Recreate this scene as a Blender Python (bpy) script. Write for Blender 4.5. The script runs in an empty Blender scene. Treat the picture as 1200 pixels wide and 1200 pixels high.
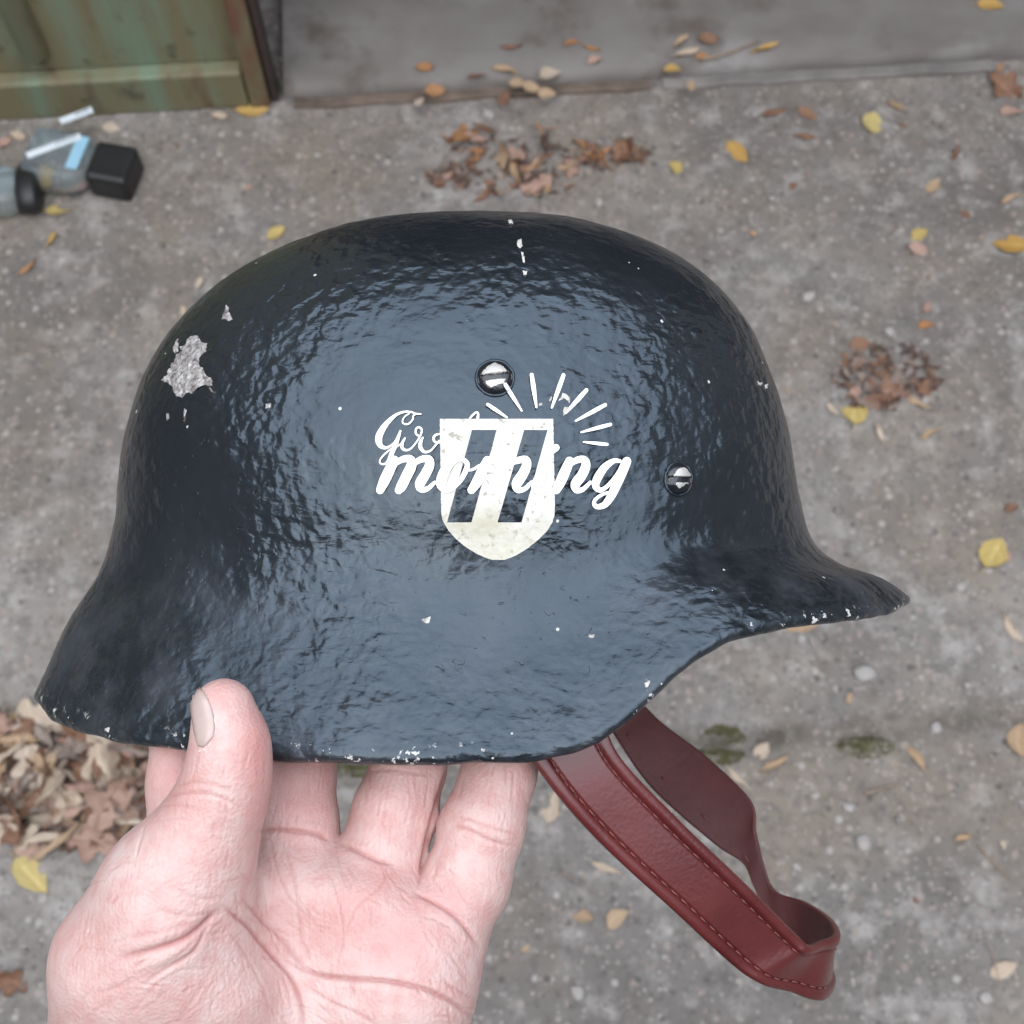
import bpy, bmesh, math, random
import numpy as np
from math import radians as R, sin, cos, pi
from mathutils import Vector, Matrix, noise
from mathutils.bvhtree import BVHTree

scene = bpy.context.scene
COL = scene.collection

# ------------------------------------------------------------------ camera, world, sun, exposure
PITCH = 67.0                      # degrees the phone looks down
F = 1560.0                        # focal length in pixels of a 1200 px frame
CAM = Vector((0, 0, 1.45))
DC = 0.44                         # metres from the lens to the helmet's middle plane
cam_d = bpy.data.cameras.new('camera')
cam = bpy.data.objects.new('camera', cam_d); COL.objects.link(cam)
cam.location = CAM; cam.rotation_euler = (R(90 - PITCH), 0, 0)
cam_d.sensor_width = 36; cam_d.sensor_fit = 'HORIZONTAL'
cam_d.lens = F / 1200 * 36
cam_d.clip_start = 0.01; cam_d.clip_end = 500
cam_d.dof.use_dof = True; cam_d.dof.focus_distance = 0.345; cam_d.dof.aperture_fstop = 27
scene.camera = cam

SUN_EL, SUN_AZ = 56.0, 200.0      # sky overhead and a little behind the photographer
world = bpy.data.worlds.new('World'); scene.world = world; world.use_nodes = True
wn = world.node_tree.nodes; wl = world.node_tree.links
bg = wn['Background']
sky = wn.new('ShaderNodeTexSky'); sky.sky_type = 'NISHITA'; sky.sun_disc = False
sky.sun_elevation = R(SUN_EL); sky.sun_rotation = R(SUN_AZ)
sky.air_density = 1.0; sky.dust_density = 5.0; sky.ozone_density = 1.0
# an even cloud layer over that sky, brighter overhead than at the horizon as overcast skies are
tcw = wn.new('ShaderNodeTexCoord'); sxyz = wn.new('ShaderNodeSeparateXYZ'); wl.new(tcw.outputs['Generated'], sxyz.inputs[0])
mr = wn.new('ShaderNodeMapRange'); wl.new(sxyz.outputs['Z'], mr.inputs['Value'])
mr.inputs['From Min'].default_value = 0; mr.inputs['From Max'].default_value = 1; mr.inputs['To Min'].default_value = 0.34; mr.inputs['To Max'].default_value = 1.0
cn = wn.new('ShaderNodeTexNoise'); cn.inputs['Scale'].default_value = 2.2; cn.inputs['Detail'].default_value = 4
mr2 = wn.new('ShaderNodeMapRange'); wl.new(cn.outputs['Fac'], mr2.inputs['Value']); mr2.inputs['To Min'].default_value = 0.75; mr2.inputs['To Max'].default_value = 1.25
mu = wn.new('ShaderNodeMath'); mu.operation = 'MULTIPLY'; wl.new(mr.outputs[0], mu.inputs[0]); wl.new(mr2.outputs[0], mu.inputs[1])
cl = wn.new('ShaderNodeVectorMath'); cl.operation = 'SCALE'; cl.inputs[0].default_value = (11.4, 12.5, 14.2); wl.new(mu.outputs[0], cl.inputs['Scale'])
mxw = wn.new('ShaderNodeMix'); mxw.data_type = 'RGBA'; mxw.inputs[0].default_value = 0.85
wl.new(sky.outputs['Color'], mxw.inputs[6]); wl.new(cl.outputs[0], mxw.inputs[7])
wl.new(mxw.outputs[2], bg.inputs['Color']); bg.inputs['Strength'].default_value = 0.15
sun_d = bpy.data.lights.new('sun', 'SUN'); sun_d.energy = 0.5; sun_d.angle = R(110)
sun_d.color = (1.0, 0.86, 0.68)
sun = bpy.data.objects.new('sun', sun_d); COL.objects.link(sun)
az = R(SUN_AZ); el = R(SUN_EL)
sdir = Vector((sin(az) * cos(el), cos(az) * cos(el), sin(el)))
sun.rotation_euler = sdir.to_track_quat('Z', 'Y').to_euler()
sun.location = (0, 0, 6)
scene.view_settings.view_transform = 'Standard'; scene.view_settings.look = 'None'
scene.view_settings.gamma = 1; scene.view_settings.use_curve_mapping = False
scene.view_settings.exposure = 0.90

# ------------------------------------------------------------------ frames
p = R(PITCH)
FWD = Vector((0, cos(p), -sin(p))); UP = Vector((0, sin(p), cos(p))); RT = Vector((1, 0, 0))
HELD = Matrix.Translation(CAM + FWD * DC) @ Matrix.Rotation(-p, 4, 'X')   # frame of the held things: x front, y away, z crown
S = DC / F
LENS = Vector((0, -DC, 0))        # the lens seen from the held frame

def P(X, Y, d):
    return Vector(((X - 600) * d / F, d - DC, (600 - Y) * d / F))
def ray_l(X, Y):
    return Vector(((X - 600) / F, 1.0, (600 - Y) / F)).normalized()
def ray_w(X, Y):
    return (FWD * F + RT * (X - 600) + UP * (600 - Y)).normalized()
def ground(X, Y, z=0.0):
    r = ray_w(X, Y); t = (z - CAM.z) / r.z
    return CAM + r * t
rnd = random.Random(7)

# ------------------------------------------------------------------ object helpers
def new_mesh(name, verts, faces, mat=None, parent=None, smooth=True):
    me = bpy.data.meshes.new(name)
    if isinstance(verts, np.ndarray): verts = verts.tolist()
    if isinstance(faces, np.ndarray): faces = faces.tolist()
    me.from_pydata(verts, [], faces); me.update()
    if smooth: me.polygons.foreach_set('use_smooth', [True] * len(me.polygons))
    o = bpy.data.objects.new(name, me); COL.objects.link(o)
    if mat:
        for m in (mat if isinstance(mat, (list, tuple)) else [mat]): me.materials.append(m)
    if parent: o.parent = parent
    return o
def tag(o, label=None, cat=None, group=None, kind=None):
    if label: o['label'] = label
    if cat: o['category'] = cat
    if group: o['group'] = group
    if kind: o['kind'] = kind
    return o
def empty(name, mat4=None, loc=None):
    o = bpy.data.objects.new(name, None); COL.objects.link(o)
    if mat4 is not None: o.matrix_world = mat4
    if loc is not None: o.location = loc
    o.empty_display_size = 0.02
    return o
def set_attr(o, name, vals):
    a = o.data.attributes.new(name, 'FLOAT', 'POINT'); a.data.foreach_set('value', np.asarray(vals, dtype=np.float32))
class MB:
    def __init__(s): s.v = []; s.f = []
    def box(s, lo, hi, M=None):
        b = len(s.v)
        for x in (lo[0], hi[0]):
            for y in (lo[1], hi[1]):
                for z in (lo[2], hi[2]):
                    q = Vector((x, y, z)); s.v.append(tuple(M @ q if M else q))
        for f in ((0,1,3,2),(4,6,7,5),(0,4,5,1),(2,3,7,6),(0,2,6,4),(1,5,7,3)): s.f.append(tuple(b + i for i in f))
    def tube(s, pts, r, n=8, closed_ends=True):
        pts = [Vector(q) for q in pts]; b = len(s.v); m = len(pts)
        rr = r if isinstance(r, (list, tuple)) else [r] * m
        up = Vector((0.3, 0.2, 1)).normalized()
        for i, q in enumerate(pts):
            t = (pts[min(i + 1, m - 1)] - pts[max(i - 1, 0)]).normalized()
            a = t.cross(up); a = a.normalized() if a.length > 1e-6 else t.orthogonal().normalized()
            c = t.cross(a)
            for k in range(n):
                an = 2 * pi * k / n
                s.v.append(tuple(q + (a * cos(an) + c * sin(an)) * rr[i]))
        for i in range(m - 1):
            for k in range(n):
                s.f.append((b + i*n + k, b + i*n + (k+1) % n, b + (i+1)*n + (k+1) % n, b + (i+1)*n + k))
        if closed_ends:
            s.f.append(tuple(b + k for k in range(n))[::-1]); s.f.append(tuple(b + (m-1)*n + k for k in range(n)))
    def build(s, name, mat, parent=None, smooth=False, bevel=0):
        o = new_mesh(name, s.v, s.f, mat, parent, smooth)
        if bevel:
            md = o.modifiers.new('bevel', 'BEVEL'); md.width = bevel; md.segments = 2; md.limit_method = 'ANGLE'
        return o

def crom(pts, n):
    """Catmull-Rom through pts (m,k) -> n samples uniform in parameter."""
    pts = np.asarray(pts, float); m = len(pts)
    ext = np.vstack([2*pts[0]-pts[1], pts, 2*pts[-1]-pts[-2]])
    u = np.linspace(0, m - 1 - 1e-9, n); i = u.astype(int); t = (u - i)[:, None]
    p0, p1, p2, p3 = ext[i], ext[i+1], ext[i+2], ext[i+3]
    return 0.5*((2*p1)+(-p0+p2)*t+(2*p0-5*p1+4*p2-p3)*t**2+(-p0+3*p1-3*p2+p3)*t**3)

# ------------------------------------------------------------------ material helpers
class NT:
    def __init__(s, name):
        s.m = bpy.data.materials.new(name); s.m.use_nodes = True
        s.t = s.m.node_tree; s.n = s.t.nodes; s.b = s.n['Principled BSDF']
        tc = s.n.new('ShaderNodeTexCoord'); s.obj = tc.outputs['Object']; s.gen = tc.outputs['Generated']
    def link(s, a, b): s.t.links.new(a, b)
    def node(s, typ, **kw):
        n = s.n.new(typ)
        for k, v in kw.items():
            if k in n.inputs: n.inputs[k].default_value = v
            else: setattr(n, k, v)
        return n
    def map(s, vec, scale=(1,1,1), rot=(0,0,0), loc=(0,0,0)):
        n = s.n.new('ShaderNodeMapping'); n.inputs['Scale'].default_value = scale
        n.inputs['Rotation'].default_value = rot; n.inputs['Location'].default_value = loc
        s.link(vec, n.inputs['Vector']); return n.outputs[0]
    def noise(s, scale, detail=4, rough=0.55, vec=None, dist=0.0):
        n = s.node('ShaderNodeTexNoise', Scale=scale, Detail=detail, Roughness=rough, Distortion=dist)
        s.link(vec if vec is not None else s.obj, n.inputs['Vector']); return n.outputs['Fac']
    def voro(s, scale, vec=None, feature='F1', out='Distance', rnd=1.0):
        n = s.n.new('ShaderNodeTexVoronoi'); n.feature = feature; n.inputs['Scale'].default_value = scale
        n.inputs['Randomness'].default_value = rnd
        s.link(vec if vec is not None else s.obj, n.inputs['Vector']); return n.outputs[out]
    def ramp(s, fac, stops, interp='LINEAR'):
        n = s.n.new('ShaderNodeValToRGB'); r = n.color_ramp; r.interpolation = interp
        while len(r.elements) < len(stops): r.elements.new(0.5)
        for e, (pos, c) in zip(r.elements, stops):
            e.position = pos; e.color = (c, c, c, 1) if isinstance(c, (int, float)) else (*c, 1)
        s.link(fac, n.inputs['Fac']); return n.outputs['Color']
    def mix(s, fac, a, b, mode='MIX'):
        n = s.n.new('ShaderNodeMix'); n.data_type = 'RGBA'; n.blend_type = mode
        for v, i in ((fac, 0), (a, 6), (b, 7)):
            if hasattr(v, 'node'): s.link(v, n.inputs[i])
            elif i == 0: n.inputs[0].default_value = v
            else: n.inputs[i].default_value = (*v, 1) if len(v) == 3 else v
        return n.outputs[2]
    def math(s, op, a, b=0.0, clamp=False):
        n = s.n.new('ShaderNodeMath'); n.operation = op; n.use_clamp = clamp
        for v, i in ((a, 0), (b, 1)):
            if hasattr(v, 'node'): s.link(v, n.inputs[i])
            else: n.inputs[i].default_value = v
        return n.outputs[0]
    def attr(s, name):
        n = s.n.new('ShaderNodeAttribute'); n.attribute_name = name; return n.outputs['Fac']
    def rand(s):
        return s.n.new('ShaderNodeObjectInfo').outputs['Random']
    def bump(s, h, strength=0.5, dist=0.001, prev=None):
        n = s.node('ShaderNodeBump', Strength=strength, Distance=dist)
        s.link(h, n.inputs['Height'])
        if prev is not None: s.link(prev, n.inputs['Normal'])
        return n.outputs['Normal']
    def set(s, **kw):
        names = dict(col='Base Color', rough='Roughness', metal='Metallic', normal='Normal', spec='Specular IOR Level',
                     sss='Subsurface Weight', ior='IOR', trans='Transmission Weight', coat='Coat Weight', coatr='Coat Roughness', alpha='Alpha')
        for k, v in kw.items():
            i = s.b.inputs[names[k]]
            if hasattr(v, 'node'): s.link(v, i)
            elif k == 'col': i.default_value = (*v, 1)
            else: i.default_value = v
        return s.m

# ---- paint of the helmet
def mat_paint():
    t = NT('black_brushed_paint'); t.b.inputs['Specular Tint'].default_value = (0.68, 0.85, 1.0, 1)
    n1 = t.noise(14, 3); n2 = t.noise(60, 5, 0.6)
    base = t.mix(t.ramp(n1, [(0.35, 0.0), (0.7, 1.0)]), (0.0115, 0.0135, 0.0160), (0.0180, 0.0210, 0.0250))
    skirt = t.attr('skirt')
    dust = t.math('MULTIPLY', t.ramp(n2, [(0.42, 0.0), (0.75, 1.0)]), t.math('MULTIPLY', skirt, 0.8))
    base = t.mix(dust, base, (0.055, 0.058, 0.066))
    # pale specks of primer
    vd = t.voro(170); vc = t.voro(170, out='Color')
    sep = t.node('ShaderNodeSeparateColor'); t.link(vc, sep.inputs[0])
    pick = t.math('GREATER_THAN', sep.outputs[0], 0.972)
    siz = t.math('MULTIPLY', sep.outputs[1], 0.16)
    sp = t.math('MULTIPLY', pick, t.math('LESS_THAN', vd, siz))
    vd2 = t.voro(420); vc2 = t.voro(420, out='Color')
    sep2 = t.node('ShaderNodeSeparateColor'); t.link(vc2, sep2.inputs[0])
    sp2 = t.math('MULTIPLY', t.math('GREATER_THAN', sep2.outputs[0], 0.988), t.math('LESS_THAN', vd2, t.math('MULTIPLY', sep2.outputs[1], 0.24)))
    sp = t.math('MAXIMUM', sp, sp2)
    # paint chipped off the rolled rim
    rim = t.attr('rim')
    ch = t.math('MULTIPLY', rim, t.math('GREATER_THAN', t.noise(330, 4, 0.7), 0.615))
    ch = t.math('MULTIPLY', ch, t.math('GREATER_THAN', t.noise(40, 3, 0.6), 0.50))
    sp = t.math('MAXIMUM', sp, ch)
    col = t.mix(sp, base, (0.50, 0.48, 0.44))
    # brushy lumps
    warp = t.map(t.obj, (1, 1, 1))
    b1 = t.noise(235, 1.5, 0.5, dist=0.2)
    b2 = t.noise(620, 3, 0.6)
    st = t.noise(105, 2.5, 0.5, vec=t.map(t.obj, (1.3, 1.3, 3.4), rot=(0, R(28), 0)), dist=0.5)
    area = t.ramp(t.noise(22, 3, 0.5), [(0.40, 0.30), (0.60, 1.0)])
    pits = t.ramp(t.noise(330, 2, 0.5, dist=0.6), [(0.16, 0.0), (0.33, 1.0)])
    h = t.math('ADD', t.math('MULTIPLY', t.math('MULTIPLY', b1, area), 1.5), t.math('MULTIPLY', t.math('MULTIPLY', st, area), 0.7))
    nb = t.bump(h, 0.75, 0.0012)
    pm = t.ramp(t.noise(20, 3, 0.5, vec=t.map(t.obj, loc=(4, 2, 7))), [(0.55, 1.0), (0.70, 0.0)])
    pits = t.math('MAXIMUM', pits, pm)
    nb = t.bump(pits, 0.55, 0.0008, nb)
    nb = t.bump(b2, 0.14, 0.0006, nb)
    rough = t.ramp(t.math('ADD', n2, t.math('MULTIPLY', skirt, 0.25)), [(0.3, 0.15), (0.95, 0.36)])
    rough = t.mix(sp, rough, (0.7, 0.7, 0.7))
    return t.set(col=col, rough=rough, normal=nb, ior=1.62, spec=0.52)
M_paint = mat_paint()

def mat_simple(name, col, rough=0.6, metal=0.0, nscale=0, namp=0.3, bscale=0, bstr=0.3, bdist=0.001, **kw):
    t = NT(name)
    c = col
    if nscale:
        c = t.mix(t.ramp(t.noise(nscale, 5, 0.6), [(0.3, 0.0), (0.7, 1.0)]), tuple(x * (1 - namp) for x in col), tuple(min(1, x * (1 + namp)) for x in col))
    if bscale: t.set(normal=t.bump(t.noise(bscale, 5, 0.6), bstr, bdist))
    return t.set(col=c, rough=rough, metal=metal, **kw)

M_letter = mat_simple('white_vinyl', (0.90, 0.90, 0.90), 0.45)
def mat_shield():
    t = NT('worn_silver_white_paint')
    n = t.noise(90, 5, 0.65); n2 = t.noise(520, 3, 0.6)
    c = t.mix(t.ramp(n, [(0.35, 0.0), (0.75, 1.0)]), (0.68, 0.67, 0.63), (0.50, 0.48, 0.42))
    c = t.mix(t.ramp(n2, [(0.57, 0.0), (0.66, 1.0)]), c, (0.30, 0.28, 0.22))
    geo = t.attr('low')
    c = t.mix(t.math('MULTIPLY', geo, t.ramp(t.noise(60, 4), [(0.4, 0.1), (0.65, 0.9)])), c, (0.42, 0.39, 0.28))
    return t.set(col=c, rough=0.45, normal=t.bump(t.noise(240, 4, 0.6), 0.5, 0.001))
M_shield = mat_shield()
def mat_chip():
    t = NT('flaked_primer')
    n = t.noise(520, 4, 0.7, dist=0.8)
    c = t.ramp(n, [(0.34, (0.07, 0.055, 0.048)), (0.46, (0.24, 0.215, 0.20)), (0.58, (0.42, 0.40, 0.385)), (0.68, (0.62, 0.61, 0.60))])  # bright highlights and dark crevices of the flakes put into the colour
    return t.set(col=c, rough=0.7, normal=t.bump(t.noise(420, 4, 0.7), 1.0, 0.0015))
M_chip = mat_chip()
M_fleck = mat_simple('bared_primer', (0.50, 0.475, 0.43), 0.7, nscale=500, namp=0.45)
def mat_rivet():
    t = NT('worn_rivet_steel')
    n = t.noise(260, 4, 0.6, vec=t.map(t.obj, loc=(0.013, 0.2, 0.05)))
    top = t.attr('worn')
    m = t.math('GREATER_THAN', t.math('ADD', top, t.math('MULTIPLY', n, 0.7)), 0.76)
    col = t.mix(m, (0.012, 0.013, 0.016), (0.46, 0.435, 0.40))
    rough = t.mix(m, (0.22,)*3, (0.42,)*3)
    return t.set(col=col, rough=rough, metal=t.math('MULTIPLY', m, 0.35), normal=t.bump(n, 0.5, 0.0008), spec=0.7)
M_rivet = mat_rivet()
def mat_leather():
    t = NT('oxblood_leather')
    n = t.noise(45, 4)
    c = t.mix(t.ramp(n, [(0.35, 0.0), (0.7, 1.0)]), (0.090, 0.014, 0.014), (0.125, 0.022, 0.020))
    v = t.voro(900, feature='SMOOTH_F1')
    nb = t.bump(v, 0.13, 0.0004)
    nb = t.bump(t.noise(90, 3), 0.14, 0.001, nb)
    return t.set(col=c, rough=t.ramp(n, [(0.3, 0.24), (0.7, 0.36)]), normal=nb, spec=0.65)
M_leather = mat_leather()
M_lining = mat_simple('dark_strap_lining', (0.095, 0.026, 0.025), 0.55, nscale=60, namp=0.25, bscale=300, bstr=0.2)
M_thread = mat_simple('stitch_thread', (0.17, 0.05, 0.044), 0.7)
def mat_skin():
    t = NT('pale_skin')
    fl = t.attr('flush_shade'); cr = t.attr('crease')
    n = t.noise(55, 4, 0.6); n2 = t.noise(190, 4, 0.6)
    c = t.mix(t.ramp(n, [(0.35, 0.0), (0.7, 1.0)]), (0.60, 0.445, 0.405), (0.58, 0.37, 0.335))
    c = t.mix(t.ramp(n2, [(0.42, 0.0), (0.70, 0.75)]), c, (0.53, 0.285, 0.255))
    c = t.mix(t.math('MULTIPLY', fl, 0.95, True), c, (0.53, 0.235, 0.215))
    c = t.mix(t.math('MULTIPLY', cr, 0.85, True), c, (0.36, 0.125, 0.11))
    # fine papillary lines and pores
    w = t.noise(260, 3, 0.6, vec=t.map(t.obj, (3.2, 1, 0.55), rot=(0, R(18), 0)))
    h = t.math('ADD', t.math('MULTIPLY', w, 0.6), t.math('MULTIPLY', t.voro(1100), 0.35))
    nb = t.bump(h, 0.55, 0.0007)
    nb = t.bump(t.noise(120, 4), 0.18, 0.001, nb)
    m = t.set(col=c, rough=0.46, normal=nb, sss=0.18, spec=0.4)
    t.b.inputs['Subsurface Radius'].default_value = (1.0, 0.35, 0.2); t.b.inputs['Subsurface Scale'].default_value = 0.0035
    return m
M_skin = mat_skin()
M_nail = mat_simple('fingernail', (0.46, 0.35, 0.31), 0.30, nscale=160, namp=0.06)

# ------------------------------------------------------------------ setting materials
def mat_ground():
    t = NT('weathered_concrete')
    v = t.obj
    big = t.noise(1.6, 4, 0.55); mid = t.noise(9, 5, 0.6); fine = t.noise(70, 5, 0.65)
    c = t.mix(t.ramp(big, [(0.36, 0.0), (0.66, 1.0)]), (0.165, 0.150, 0.137), (0.315, 0.290, 0.267))
    c = t.mix(t.ramp(mid, [(0.42, 0.0), (0.64, 0.6)]), c, (0.145, 0.128, 0.114))
    c = t.mix(t.ramp(t.noise(23, 4, 0.6), [(0.50, 0.0), (0.70, 0.7)]), c, (0.42, 0.395, 0.37))
    c = t.mix(t.ramp(t.noise(5, 4, 0.6, vec=t.map(v, loc=(3, 1, 0))), [(0.46, 0.0), (0.66, 0.7)]), c, (0.235, 0.195, 0.15))
    c = t.mix(t.ramp(fine, [(0.38, 0.45), (0.50, 0.0)]), c, (0.11, 0.098, 0.09))
    # aggregate: cells, each stone its own tint
    for sc, thr, mx in ((85, 0.34, 0.8), (190, 0.36, 0.8)):
        vd = t.voro(sc); vc = t.voro(sc, out='Color')
        sp = t.node('ShaderNodeSeparateColor'); t.link(vc, sp.inputs[0])
        stone = t.ramp(sp.outputs[0], [(0.0, (0.09, 0.082, 0.076)), (0.35, (0.21, 0.185, 0.165)), (0.6, (0.33, 0.265, 0.23)), (0.85, (0.37, 0.34, 0.31)), (1.0, (0.43, 0.40, 0.37))])
        on = t.math('MULTIPLY', t.math('GREATER_THAN', sp.outputs[1], 0.56), t.ramp(vd, [(thr - 0.08, mx), (thr + 0.08, 0.0)]))
        c = t.mix(on, c, stone)
    c = t.mix(t.math('MULTIPLY', t.attr('joint'), t.ramp(t.noise(40, 4), [(0.35, 0.25), (0.6, 0.85)])), c, (0.085, 0.072, 0.055))
    h = t.math('ADD', t.math('MULTIPLY', mid, 0.5), t.math('MULTIPLY', fine, 0.5))
    nb = t.bump(h, 0.7, 0.006)
    nb = t.bump(t.voro(210), 0.25, 0.003, nb)
    return t.set(col=c, rough=0.9, normal=nb, spec=0.3)
M_ground = mat_ground()
def mat_slab():
    t = NT('smooth_dirty_concrete')
    big = t.noise(3.2, 4, 0.6, vec=t.map(t.obj, (0.7, 1.6, 1))); mid = t.noise(14, 5, 0.6)
    c = t.mix(t.ramp(big, [(0.35, 0.0), (0.68, 1.0)]), (0.15, 0.135, 0.124), (0.24, 0.222, 0.206))
    c = t.mix(t.ramp(mid, [(0.45, 0.0), (0.75, 0.45)]), c, (0.13, 0.105, 0.085))
    c = t.mix(t.ramp(t.noise(5, 4, 0.55, vec=t.map(t.obj, loc=(5, 2, 0))), [(0.50, 0.0), (0.66, 0.7)]), c, (0.32, 0.305, 0.29))
    c = t.mix(t.ramp(t.noise(8, 4, 0.6, vec=t.map(t.obj, loc=(1, 7, 0))), [(0.52, 0.0), (0.66, 0.7)]), c, (0.085, 0.065, 0.050))
    return t.set(col=c, rough=0.85, normal=t.bump(mid, 0.4, 0.004))
M_slab = mat_slab()
def mat_gate():
    t = NT('rusty_green_paint')
    st = t.noise(7, 5, 0.6, vec=t.map(t.obj, (2.2, 1, 0.2)))
    st2 = t.noise(13, 5, 0.65, vec=t.map(t.obj, (1.6, 1, 0.35), loc=(2.7, 0, 1.1)))
    c = t.mix(t.ramp(st, [(0.46, 0.0), (0.68, 0.9)]), (0.185, 0.165, 0.095), (0.175, 0.26, 0.18))
    c = t.mix(t.ramp(st2, [(0.54, 0.0), (0.70, 0.85)]), c, (0.135, 0.090, 0.055))
    c = t.mix(t.ramp(t.noise(30, 4, 0.6), [(0.60, 0.0), (0.70, 0.6)]), c, (0.06, 0.045, 0.032))
    return t.set(col=c, rough=0.6, normal=t.bump(st2, 0.3, 0.003))
M_gate = mat_gate()
def mat_gate_edge():
    t = NT('rusty_gate_edge')
    st = t.noise(9, 4, 0.6, vec=t.map(t.obj, (1, 1, 0.5)))
    c = t.mix(t.ramp(st, [(0.42, 0.0), (0.58, 1.0)]), (0.165, 0.145, 0.080), (0.15, 0.055, 0.038))
    return t.set(col=c, rough=0.7)
M_gate_edge = mat_gate_edge()
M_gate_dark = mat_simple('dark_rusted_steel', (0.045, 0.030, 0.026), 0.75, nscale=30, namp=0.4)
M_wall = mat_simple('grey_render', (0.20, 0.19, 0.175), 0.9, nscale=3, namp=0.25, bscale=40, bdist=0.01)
M_wall_dark = mat_simple('dark_garage_render', (0.09, 0.085, 0.08), 0.9, nscale=3, namp=0.3)  # unseen inner walls, coloured dark to give a dim reflection and shade
M_roof = mat_simple('dark_roof_boards', (0.06, 0.05, 0.042), 0.8, nscale=8, namp=0.3)
def leaf_mat(name, a, b, spot=(0.10, 0.055, 0.03)):
    t = NT(name)
    r = t.rand()
    c = t.mix(r, a, b)
    c = t.mix(t.ramp(t.noise(90, 4, 0.6), [(0.50, 0.0), (0.75, 0.6)]), c, spot)
    vein = t.attr('vein')
    c = t.mix(t.math('MULTIPLY', vein, 0.45), c, tuple(min(1, x * 1.35) for x in b))
    return t.set(col=c, rough=0.6, normal=t.bump(t.noise(160, 3), 0.4, 0.001), spec=0.35)
LM = {
    'yellow': leaf_mat('yellow_leaf', (0.48, 0.35, 0.11), (0.54, 0.44, 0.19), (0.30, 0.17, 0.045)),
    'amber': leaf_mat('amber_leaf', (0.46, 0.27, 0.07), (0.48, 0.32, 0.11), (0.22, 0.09, 0.03)),
    'orange': leaf_mat('orange_leaf', (0.36, 0.17, 0.07), (0.40, 0.21, 0.10)),
    'tan': leaf_mat('tan_leaf', (0.40, 0.27, 0.165), (0.46, 0.33, 0.215)),
    'cream': leaf_mat('cream_leaf', (0.46, 0.36, 0.27), (0.52, 0.43, 0.34), (0.26, 0.17, 0.11)),
    'pink': leaf_mat('pinkish_leaf', (0.36, 0.22, 0.17), (0.42, 0.28, 0.22)),
    'brown': leaf_mat('brown_leaf', (0.20, 0.105, 0.065), (0.26, 0.145, 0.09), (0.08, 0.04, 0.025)),
    'dark': leaf_mat('dark_brown_leaf', (0.085, 0.052, 0.040), (0.13, 0.080, 0.060), (0.05, 0.03, 0.02)),
    'grey': leaf_mat('grey_brown_leaf', (0.23, 0.175, 0.145), (0.32, 0.255, 0.215), (0.13, 0.09, 0.07)),
}
M_moss = mat_simple('moss', (0.105, 0.098, 0.040), 0.95, nscale=150, namp=0.5, bscale=400, bstr=1.0, bdist=0.004)
M_stone = mat_simple('pale_stone', (0.37, 0.345, 0.32), 0.8, nscale=120, namp=0.15)
M_stone2 = mat_simple('grey_stone', (0.24, 0.22, 0.21), 0.85, nscale=120, namp=0.3)
M_twig = mat_simple('dry_twig', (0.30, 0.22, 0.16), 0.8, nscale=100, namp=0.3)
M_black = mat_simple('black_plastic', (0.016, 0.016, 0.017), 0.42, nscale=60, namp=0.2)
M_label = mat_simple('white_label', (0.70, 0.76, 0.80), 0.5, nscale=40, namp=0.06)
M_blue = mat_simple('pale_blue_label', (0.30, 0.52, 0.66), 0.5, nscale=40, namp=0.1)
M_ink = mat_simple('dark_ink', (0.06, 0.08, 0.12), 0.6)
def mat_plastic():
    t = NT('clear_bluish_plastic')
    n = t.noise(70, 3)
    return t.set(col=(0.74, 0.86, 0.91), rough=0.12, trans=0.88, ior=1.35, normal=t.bump(n, 0.4, 0.002))
M_plastic = mat_plastic()

# ------------------------------------------------------------------ the ground
A_ = ground(0, 150); B_ = ground(1200, 83)           # foot of the gate and of the garage threshold
WD = (B_ - A_); WD.z = 0; WD.normalize(); WN = Vector((-WD.y, WD.x, 0))     # along the wall, and into the garage
WORG = ground(325, 121)
WM = Matrix((( WD.x, WN.x, 0, WORG.x), (WD.y, WN.y, 0, WORG.y), (0, 0, 1, 0), (0, 0, 0, 1)))   # wall frame: x along, y into, z up
joint = [ground(x, y) for x, y in ((-400, 850), (0, 838), (420, 888), (700, 872), (850, 872), (960, 858), (1040, 850), (1200, 838), (1500, 820))]
def joint_y(x):
    for a, b in zip(joint[:-1], joint[1:]):
        if a.x <= x <= b.x: return a.y + (b.y - a.y) * (x - a.x) / (b.x - a.x)
    return joint[0].y if x < joint[0].x else joint[-1].y
def ground_h(x, y):
    h = 0.0035 * noise.noise(Vector((x * 3, y * 3, 0.3))) + 0.0022 * noise.noise(Vector((x * 14, y * 14, 1.7))) + 0.0016 * noise.noise(Vector((x * 48, y * 48, 5)))
    j = joint_y(x) + 0.007 * noise.noise(Vector((x * 25, 3, 8)))
    d = y - j
    h -= 0.016 * math.exp(-(d / 0.009) ** 2) * (0.75 + 0.5 * noise.noise(Vector((x * 9, 0, 0))))
    h += 0.005 / (1 + math.exp(-d / 0.006))
    return h
gx = np.arange(-1.1, 1.1001, 0.0085); gy = np.arange(-0.45, 1.62, 0.0085)
gv = [(x, y, ground_h(x, y)) for y in gy for x in gx]
nx = len(gx)
gf = [(j*nx+i, j*nx+i+1, (j+1)*nx+i+1, (j+1)*nx+i) for j in range(len(gy)-1) for i in range(nx-1)]
gob = tag(new_mesh('ground', gv, gf, M_ground), kind='structure')
set_attr(gob, 'joint', [math.exp(-((v[1] - joint_y(v[0]) - 0.007 * noise.noise(Vector((v[0] * 25, 3, 8)))) / .012) ** 2) * max(0, .85 + 1.0 * noise.noise(Vector((v[0] * 6, 5, 1)))) for v in gv])
far = MB()
X0, X1, Y0, Y1 = -60, 60, -60, 60
a0, a1, b0, b1 = gx[0], gx[-1], gy[0], gy[-1]
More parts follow.
